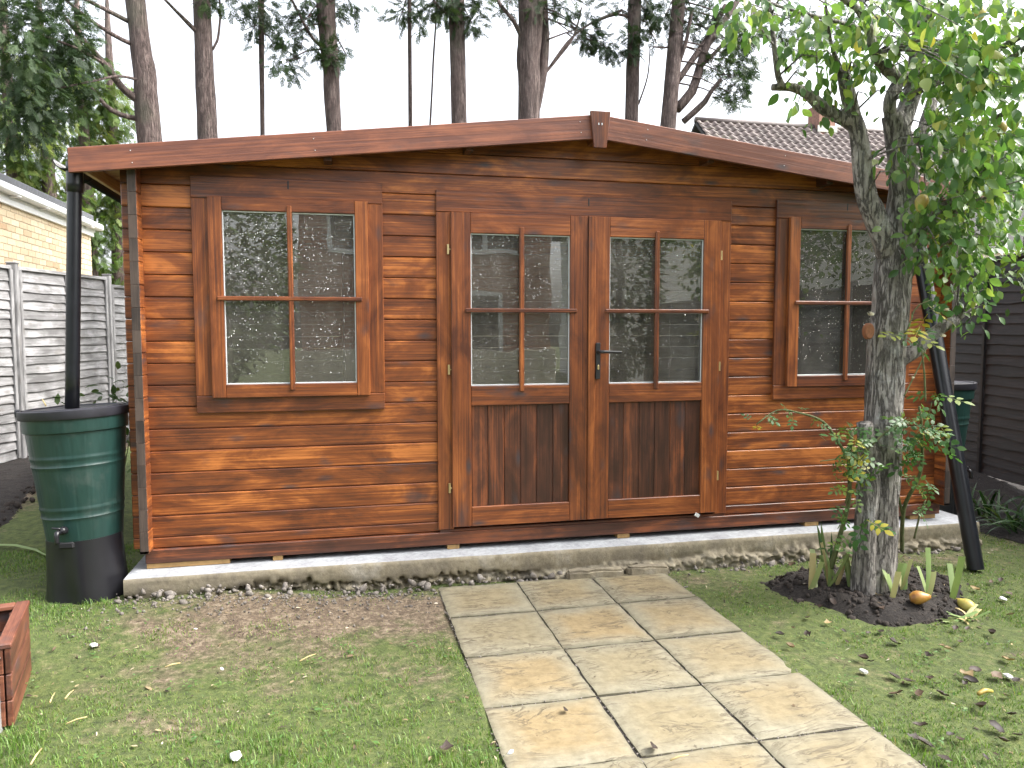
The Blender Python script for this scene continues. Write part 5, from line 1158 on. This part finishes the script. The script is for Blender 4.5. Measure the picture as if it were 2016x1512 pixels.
for i, (px, py, n, lab) in enumerate(((1938, 1010, 26, 'dark green strappy plant next to the second water butt'), (1985, 1030, 30, 'dark green strappy plant spilling over at the foot of the dark fence'), (2030, 1045, 30, 'dark green strappy plant farther from the water butt along the fence'), (1995, 960, 26, 'taller dark strappy plant right against the dark fence'))):
    p = PZ(px, py, .05); 
    if i == 3: p = Vector((4.95, .35, .1))
    p.z = float(gz(p.x, p.y)) + .03; t = thing('strappy_plant', lab, 'plant', p, 0, 'strappy plants by the dark fence')
    for k in range(n): o = obj('leaf_blade', SB[k % 4], None, t, (rng.normal() * .06, rng.normal() * .06, -.02), (rng.normal() * .25, rng.uniform(-.1, .7), rng.uniform(0, 6.28)), rng.uniform(.6, 1.0) * (1.15 if i == 3 else .9))
# shrub hanging over the dark fence, shrub by the cabin corner
def shrub(name, label, base, cl, mat, size, stem):
    t = thing(name, label, 'shrub', base); loc = []; mt = []; tn = []
    tubes('stem', [([Vector((0, 0, 0)), (Vector(c) - Vector(base)) * .5 + Vector((.03, 0, .08)), Vector(c) - Vector(base)], [stem, stem * .7, stem * .4]) for c, r, n in cl], 'stem_green', t, 6, .08)
    for c, r, n in cl:
        for i in range(n): q = rng.normal(size=3) * r * .5; loc.append(np.array(c) + q - np.array(base)); mt.append(rmat(q / r + rnd_dir() * .8 + np.array([0, 0, -.2]), (0, 0, 1), rng.normal() * .5, rng.uniform(*size))); tn.append(rng.random())
    merged('foliage', LT[0], LT[1], mt, loc, np.array(tn), mat, t); return t
c1 = PY(2005, 540, .2); shrub('climbing_shrub', 'dark leafy climber against the upper boards of the dark fence', (c1.x + .32, c1.y - .25, .1), [(c1[:], .2, 60), ((c1.x + .15, c1.y - .1, c1.z + .12), .2, 50), ((c1.x + .3, c1.y - .25, c1.z - .2), .2, 40)], 'hedge_leaf', (.05, .09), .005)
shrub('weed_bush', 'light green weed growing between water butt and fence', (-2.0, 1.2, .1), [((-1.95, 1.2, 1.0), .14, 40), ((-1.85, 1.25, .85), .14, 40), ((-2.05, 1.2, .7), .16, 36), ((-2.25, 1.2, .95), .06, 8), ((-2.0, 1.15, .4), .18, 30)], 'hedge_leaf', (.05, .09), .006)
p = PZ(1668, 1205, .03)
for i, (px, py, lab) in enumerate(((1667, 1208, 'small rosette weed on the soil in front of the tree'), (1830, 1225, 'tiny seedling weed beside the windfall pears'))):
    p = PZ(px, py, .03); p.z = float(bedz(p.x, p.y)); t = thing('weed', lab, 'weed', p)
    for k in range(9): o = obj('leaf', leaf_me, None, t, (0, 0, .012), (0, -.25, k * .7), .05 if i == 0 else .03)
# long pale strap-like leaf on the lawn by the butt
q0, q1, q2, q3 = PZ(-25, 1072, .09), PZ(30, 1073, .10), PZ(70, 1082, .085), PZ(100, 1098, .075); V = []
for q, wd in ((q0, .012), (q1, .02), (q2, .018), (q3, .003)): V += [q + Vector((0, -wd, .0)), q + Vector((0, 0, .006)), q + Vector((0, wd, 0))]
tag(obj('torn_leaf', mesh('torn_leaf', V, [f for i in range(3) for f in ((i * 3, i * 3 + 3, i * 3 + 4, i * 3 + 1), (i * 3 + 1, i * 3 + 4, i * 3 + 5, i * 3 + 2))], True), 'iris_leaf'), 'long torn green leaf lying on the grass behind the planter', 'leaf')

# ------------------------------------------------------------------ litter on the ground
dl = []
for s in range(4):
    r_ = random.Random(s + 50); V = []; Fs = []
    for i, (u, wd) in enumerate(((0, .02), (.2, .28), (.5, .38), (.8, .24), (1, .02))):
        for sg in (-1, 0, 1): V.append((u - .5, sg * wd * r_.uniform(.8, 1.15), .28 * (u - .5) ** 2 * 2 + abs(sg) * wd * r_.uniform(.2, .75) + r_.uniform(-.03, .03)))
    for i in range(4): a = i * 3; Fs += [(a, a + 3, a + 4, a + 1), (a + 1, a + 4, a + 5, a + 2)]
    m = mesh('fallen_leaf', V, Fs, True); m.materials.append(MATS['dead_leaf']); dl.append(m)
def zat(x, y): return float(bedz(x, y)) if bed(x, y) > 0 else float(gz(x, y))
spots = [(1590, 1250), (1555, 1275), (1535, 1250), (1660, 1240), (1630, 1225), (1700, 1295), (1715, 1300), (1760, 1330), (1865, 1275), (1855, 1270), (1890, 1265), (1945, 1270), (1920, 1320), (1960, 1330), (1985, 1300), (1790, 1340), (1830, 1335), (1845, 1345), (1765, 1365), (1810, 1365), (1890, 1455), (1870, 1445), (1800, 1450), (1820, 1460), (1780, 1465), (1960, 1435), (1975, 1460), (1990, 1410), (2005, 1450), (1930, 1395), (1900, 1345), (1950, 1250), (2000, 1340), (1880, 1240), (1735, 1240), (1560, 1110), (1600, 1100), (1540, 1150), (1980, 1370), (1940, 1490), (1860, 1490), (1745, 1490), (1610, 1190), (1575, 1180), (1850, 1215), (1905, 1240), (880, 1472), (1990, 1210), (1830, 1285), (1970, 1145), (1920, 1160), (1640, 1190), (1590, 1215)]
for i in range(20):
    spots.append((rng.uniform(1520, 2010), rng.uniform(1100, 1500)))
for (px, py) in spots:
    p = PZ(px, py, .02)
    if inpath(np.array(p.x), np.array(p.y)): continue
    p.z = zat(p.x, p.y) + (.017 if bed(p.x, p.y) < 0 else .008)
    o = obj('fallen_leaf', dl[int(rng.integers(4))], None, None, p, (rng.normal() * .22, rng.normal() * .22, rng.uniform(0, 6.28)), (lambda q: (q, q * rng.uniform(.7, 1.1), q * rng.uniform(.6, 1.6)))(rng.uniform(.028, .066))); onb = bed(p.x, p.y) > 0; tag(o, 'curled dark brown fallen leaf on the soil round the trunk' if onb else 'curled dark brown fallen leaf lying on the mossy lawn', 'leaf', 'fallen leaves on the soil bed' if onb else 'fallen leaves on the lawn')
for (px, py, s, lab) in ((1285, 1476, .05, 'dark crumpled leaf clump on the paving slab'), (1112, 1402, .035, 'small dark crumpled leaf on a paving slab row above'),):
    p = PZ(px, py, .02); p.z = .026; o = obj('crumpled_leaf', dl[1], None, None, p, (.4, .3, 1), s); tag(o, lab, 'leaf')
p = PZ(1940, 1377, .03); tag(tubes('yellow_peel', [([p + Vector((-.035, 0, .025)), p + Vector((0, .003, .034)), p + Vector((.035, .004, .026))], [.007, .010, .006])], 'pear_green', None, 8, .01), 'orange yellow scrap of fruit on the lawn', 'fruit scrap')
white = [(463, 1487, .020, 'white plastic scrap in the grass beside the path'), (385, 1245, .009, 'tiny white chip in front of the concrete base'), (185, 1277, .017, 'pale flat pebble on the bare lawn'), (437, 1315, .008, 'sliver of white chip on the thin grass'), (1985, 1330, .02, 'cream torn leaf scrap among dead leaves'), (1700, 1320, .018, 'pale dry leaf with stalk on the mossy lawn'), (1975, 1178, .02, 'pale scrap at the right tip of the soil bed'), (1005, 1478, .012, 'tuft of grey fluff at the path edge')]
for i, (px, py, s, lab) in enumerate(white):
    p = PZ(px, py, .02); p.z = zat(p.x, p.y) + .018; bm = bmesh.new(); bmesh.ops.create_icosphere(bm, subdivisions=2, radius=s)
    for v in bm.verts: v.co *= 1 + .35 * mnoise.noise(v.co * (1.4 / s) + Vector((i * 3.1, 0, 0))); v.co.z *= .45
    me = bpy.data.meshes.new('scrap'); bm.to_mesh(me); bm.free(); tag(obj('pale_scrap' if i != 2 else 'pebble', me, 'white_scrap' if i not in (2, 4, 5) else 'lichen_white', None, p, (rng.normal() * .3, rng.normal() * .3, rng.uniform(0, 6))), lab, 'scrap' if i != 2 else 'pebble')
for i, (a, c) in enumerate((((325, 1312), (355, 1305)), ((590, 1302), (622, 1290)), ((130, 1425), (172, 1414)), ((60, 1505), (82, 1475)), ((128, 1375), (145, 1360)), ((98, 1382), (108, 1365)), ((1320, 1500), (1355, 1492)))):
    p0, p1 = PZ(*a, .03), PZ(*c, .03); p0.z = zat(p0.x, p0.y) + .03; p1.z = zat(p1.x, p1.y) + .034
    tag(tubes('straw_stalk', [([p0, (p0 + p1) / 2 + Vector((0, 0, .004)), p1], [.0035, .003, .002])], 'straw', None, 5, .05), 'dry straw stalk lying on the lawn', 'straw', 'straw stalks on the lawn')

loc = []; mt = []
for i in range(1500):
    x = rng.uniform(1.75, 3.1); y = rng.uniform(-1.3, -.3)
    if bed(x, y) < -.06 * rng.random(): continue
    loc.append((x, y, float(bedz(x, y)) + .003)); mt.append(rmat(rnd_dir(), (0, 0, 1), 0, float(np.clip(rng.gamma(1.6, .0055), .003, .024))))
for i in range(700):
    x = rng.uniform(-3.6, -2.75); y = rng.uniform(1.2, 3.5); loc.append((x, y, float(gz(x, y)) + .02)); mt.append(rmat(rnd_dir(), (0, 0, 1), 0, float(np.clip(rng.gamma(1.6, .006), .003, .03))))
tag(merged('soil_crumbs', sv_, sf_, mt, loc, rng.random(len(loc)), 'soil_crumb'), 'dark crumbs of soil over the planting beds', 'soil', None, 'stuff')
loc = []; mt = []; tn = []
for i in range(5200):
    x = rng.uniform(-2.3, 4.2); y = rng.uniform(-2.5, -.2)
    if inpath(x, y) and rng.random() > .05: continue
    if bed(x, y) > 0 and rng.random() > .5: continue
    z = .017 if inpath(x, y) else zat(x, y) + rng.uniform(.003, .014)
    loc.append((x, y, z)); a = rng.uniform(0, 6.28); mt.append(rmat((math.cos(a), math.sin(a), rng.normal() * .2), (0, 0, 1) + rng.normal(size=3) * .3, 0, rng.gamma(2, .0045) + .004) @ np.diag([1, rng.uniform(.25, 1.0), 1])); tn.append(rng.random())
b_ = NB('litter'); b_.done(b_.bsdf(b_.ramp(b_.n('Attribute', _attribute_name='tint').outputs['Fac'], [(0, (.02, .013, .01)), (.45, (.06, .04, .028)), (.75, (.16, .11, .06)), (.93, (.34, .27, .15)), (1, (.5, .46, .38))]), .8))
tag(merged('lawn_litter', LT[0], LT[1], mt, loc, np.array(tn), 'litter'), 'tiny brown crumbs of leaf and stalk scattered over the lawn', 'litter', None, 'stuff')
# ------------------------------------------------------------------ grass
def grass(n, x0, x1, y0, y1):
    x = rng.uniform(x0, x1, n); y = rng.uniform(y0, y1, n)
    k = np.ones(n, bool); eo = rng.uniform(-.004, .012, n) + .02 * np.array([max(0, mnoise.noise(Vector((a * 9, c * 9, 9)))) for a, c in zip(x, y)]); k &= ~((x > .045 + eo) & (x < 1.43 - eo) & (y < -.19 - eo)); k &= bed(x, y) < .04; k &= ~((x > -1.58) & (x < 3.72) & (y > -.19)); k &= np.hypot(x + 1.778, y - .015) > .205
    k &= ~((x < -2.55) & (y > .9)) 
    b = bare(x, y); nb_ = np.array([mnoise.noise(Vector((a * 2.2, c * 2.2, 1))) + .6 * mnoise.noise(Vector((a * 6, c * 6, 4))) for a, c in zip(x, y)])
    right = sstep(1.4, 1.7, x)
    dens = np.clip(.80 - 1.15 * b + 1.5 * nb_ - .05 * right + .35 * sstep(-.95, -1.5, y) * (1 - right), .07, 1); k &= rng.random(n) < dens
    x, y, b, nb_, dens, right = (q[k] for q in (x, y, b, nb_, dens, right)); n = len(x)
    z = gz(x, y) - .004
    lush = np.clip(.5 + .8 * nb_ - b, 0, 1) * (1 - .55 * right) 
    lush = lush * (.55 + .45 * sstep(-.9, -1.5, y))
    tuft = np.clip(np.array([mnoise.noise(Vector((a * 7, c * 7, 21))) for a, c in zip(x, y)]) * 2.2 - .35, 0, 1); h = (.010 + .022 * lush + .030 * tuft * lush) * rng.uniform(.5, 1.4, n); a = rng.uniform(0, 2 * np.pi, n); ln = rng.uniform(.2, 1.1, n) * h; wd = rng.uniform(.0011, .0021, n)
    dx, dy = np.cos(a), np.sin(a); sx_, sy_ = -dy * wd, dx * wd
    B0 = np.stack([x - sx_, y - sy_, z], 1); B1 = np.stack([x + sx_, y + sy_, z], 1); m_ = np.stack([x + dx * ln * .4, y + dy * ln * .4, z + h * .65], 1); s3 = np.stack([sx_ * .8, sy_ * .8, np.zeros(n)], 1)
    T_ = np.stack([x + dx * ln, y + dy * ln, z + h], 1)
    V = np.stack([B0, B1, m_ - s3, m_ + s3, T_], 1).reshape(-1, 3); i0 = np.arange(n) * 5
    Fc = np.concatenate([np.stack([i0, i0 + 1, i0 + 3], 1), np.stack([i0, i0 + 3, i0 + 2], 1), np.stack([i0 + 2, i0 + 3, i0 + 4], 1)])
    tint = np.clip(.12 + .62 * rng.random(n) - .15 * nb_ + .35 * b + (rng.random(n) < .05) * .4, 0, 1)
    return obj('grass', fast_mesh('grass', V, Fc, {'tint': np.repeat(tint, 5)}), 'grass_blade')
o = grass(230000, -3.3, 4.6, -2.75, .9); tag(o, 'short patchy lawn grass in front of the cabin', 'grass', None, 'stuff')
# clover and small weeds in the turf
loc = []; mt = []; tn = []
for i in range(330):
    cx_, cy_ = rng.uniform(-2.2, 4.0), rng.uniform(-2.4, -.3)
    if inpath(cx_, cy_) or bed(cx_, cy_) > -.02 or bare(np.array([cx_]), np.array([cy_]))[0] > .6: continue
    for k in range(int(rng.integers(3, 9))):
        x, y = cx_ + rng.normal() * .018, cy_ + rng.normal() * .018
        if inpath(x, y): continue
        a = rng.uniform(0, 6.28); loc.append((x, y, zat(x, y) + rng.uniform(.012, .03))); mt.append(rmat((math.cos(a), math.sin(a), rng.uniform(-.1, .4)), (0, 0, 1), rng.normal() * .3, rng.uniform(.010, .024))); tn.append(rng.uniform(.2, .95))
leafy('weed_leaf', [(0, (.05, .12, .03)), (.6, (.10, .20, .05)), (1, (.20, .30, .10))], .45, .35)
tag(merged('clover', LT[0], LT[1], mt, loc, np.array(tn), 'weed_leaf'), 'small clover and weed leaves dotted through the lawn', 'clover', None, 'stuff')
# moss and grit in the path joints
loc = []; mt = []
for i in range(700):
    if rng.random() < .5: x = colx[int(rng.integers(4))] + rng.normal() * .004; y = rng.uniform(-2.5, -.2)
    else: x = rng.uniform(.06, 1.41); y = rowy[int(rng.integers(6))] + rng.normal() * .004
    loc.append((x, y, .002 + rng.uniform(0, .007))); mt.append(rmat(rnd_dir(), (0, 0, 1), 0, rng.uniform(.002, .0055)))
tag(merged('joint_grit', sv_, sf_, mt, loc, rng.random(len(loc)), 'rubble_mat'), 'grit and crumbs in the joints of the paving path', 'grit', None, 'stuff')
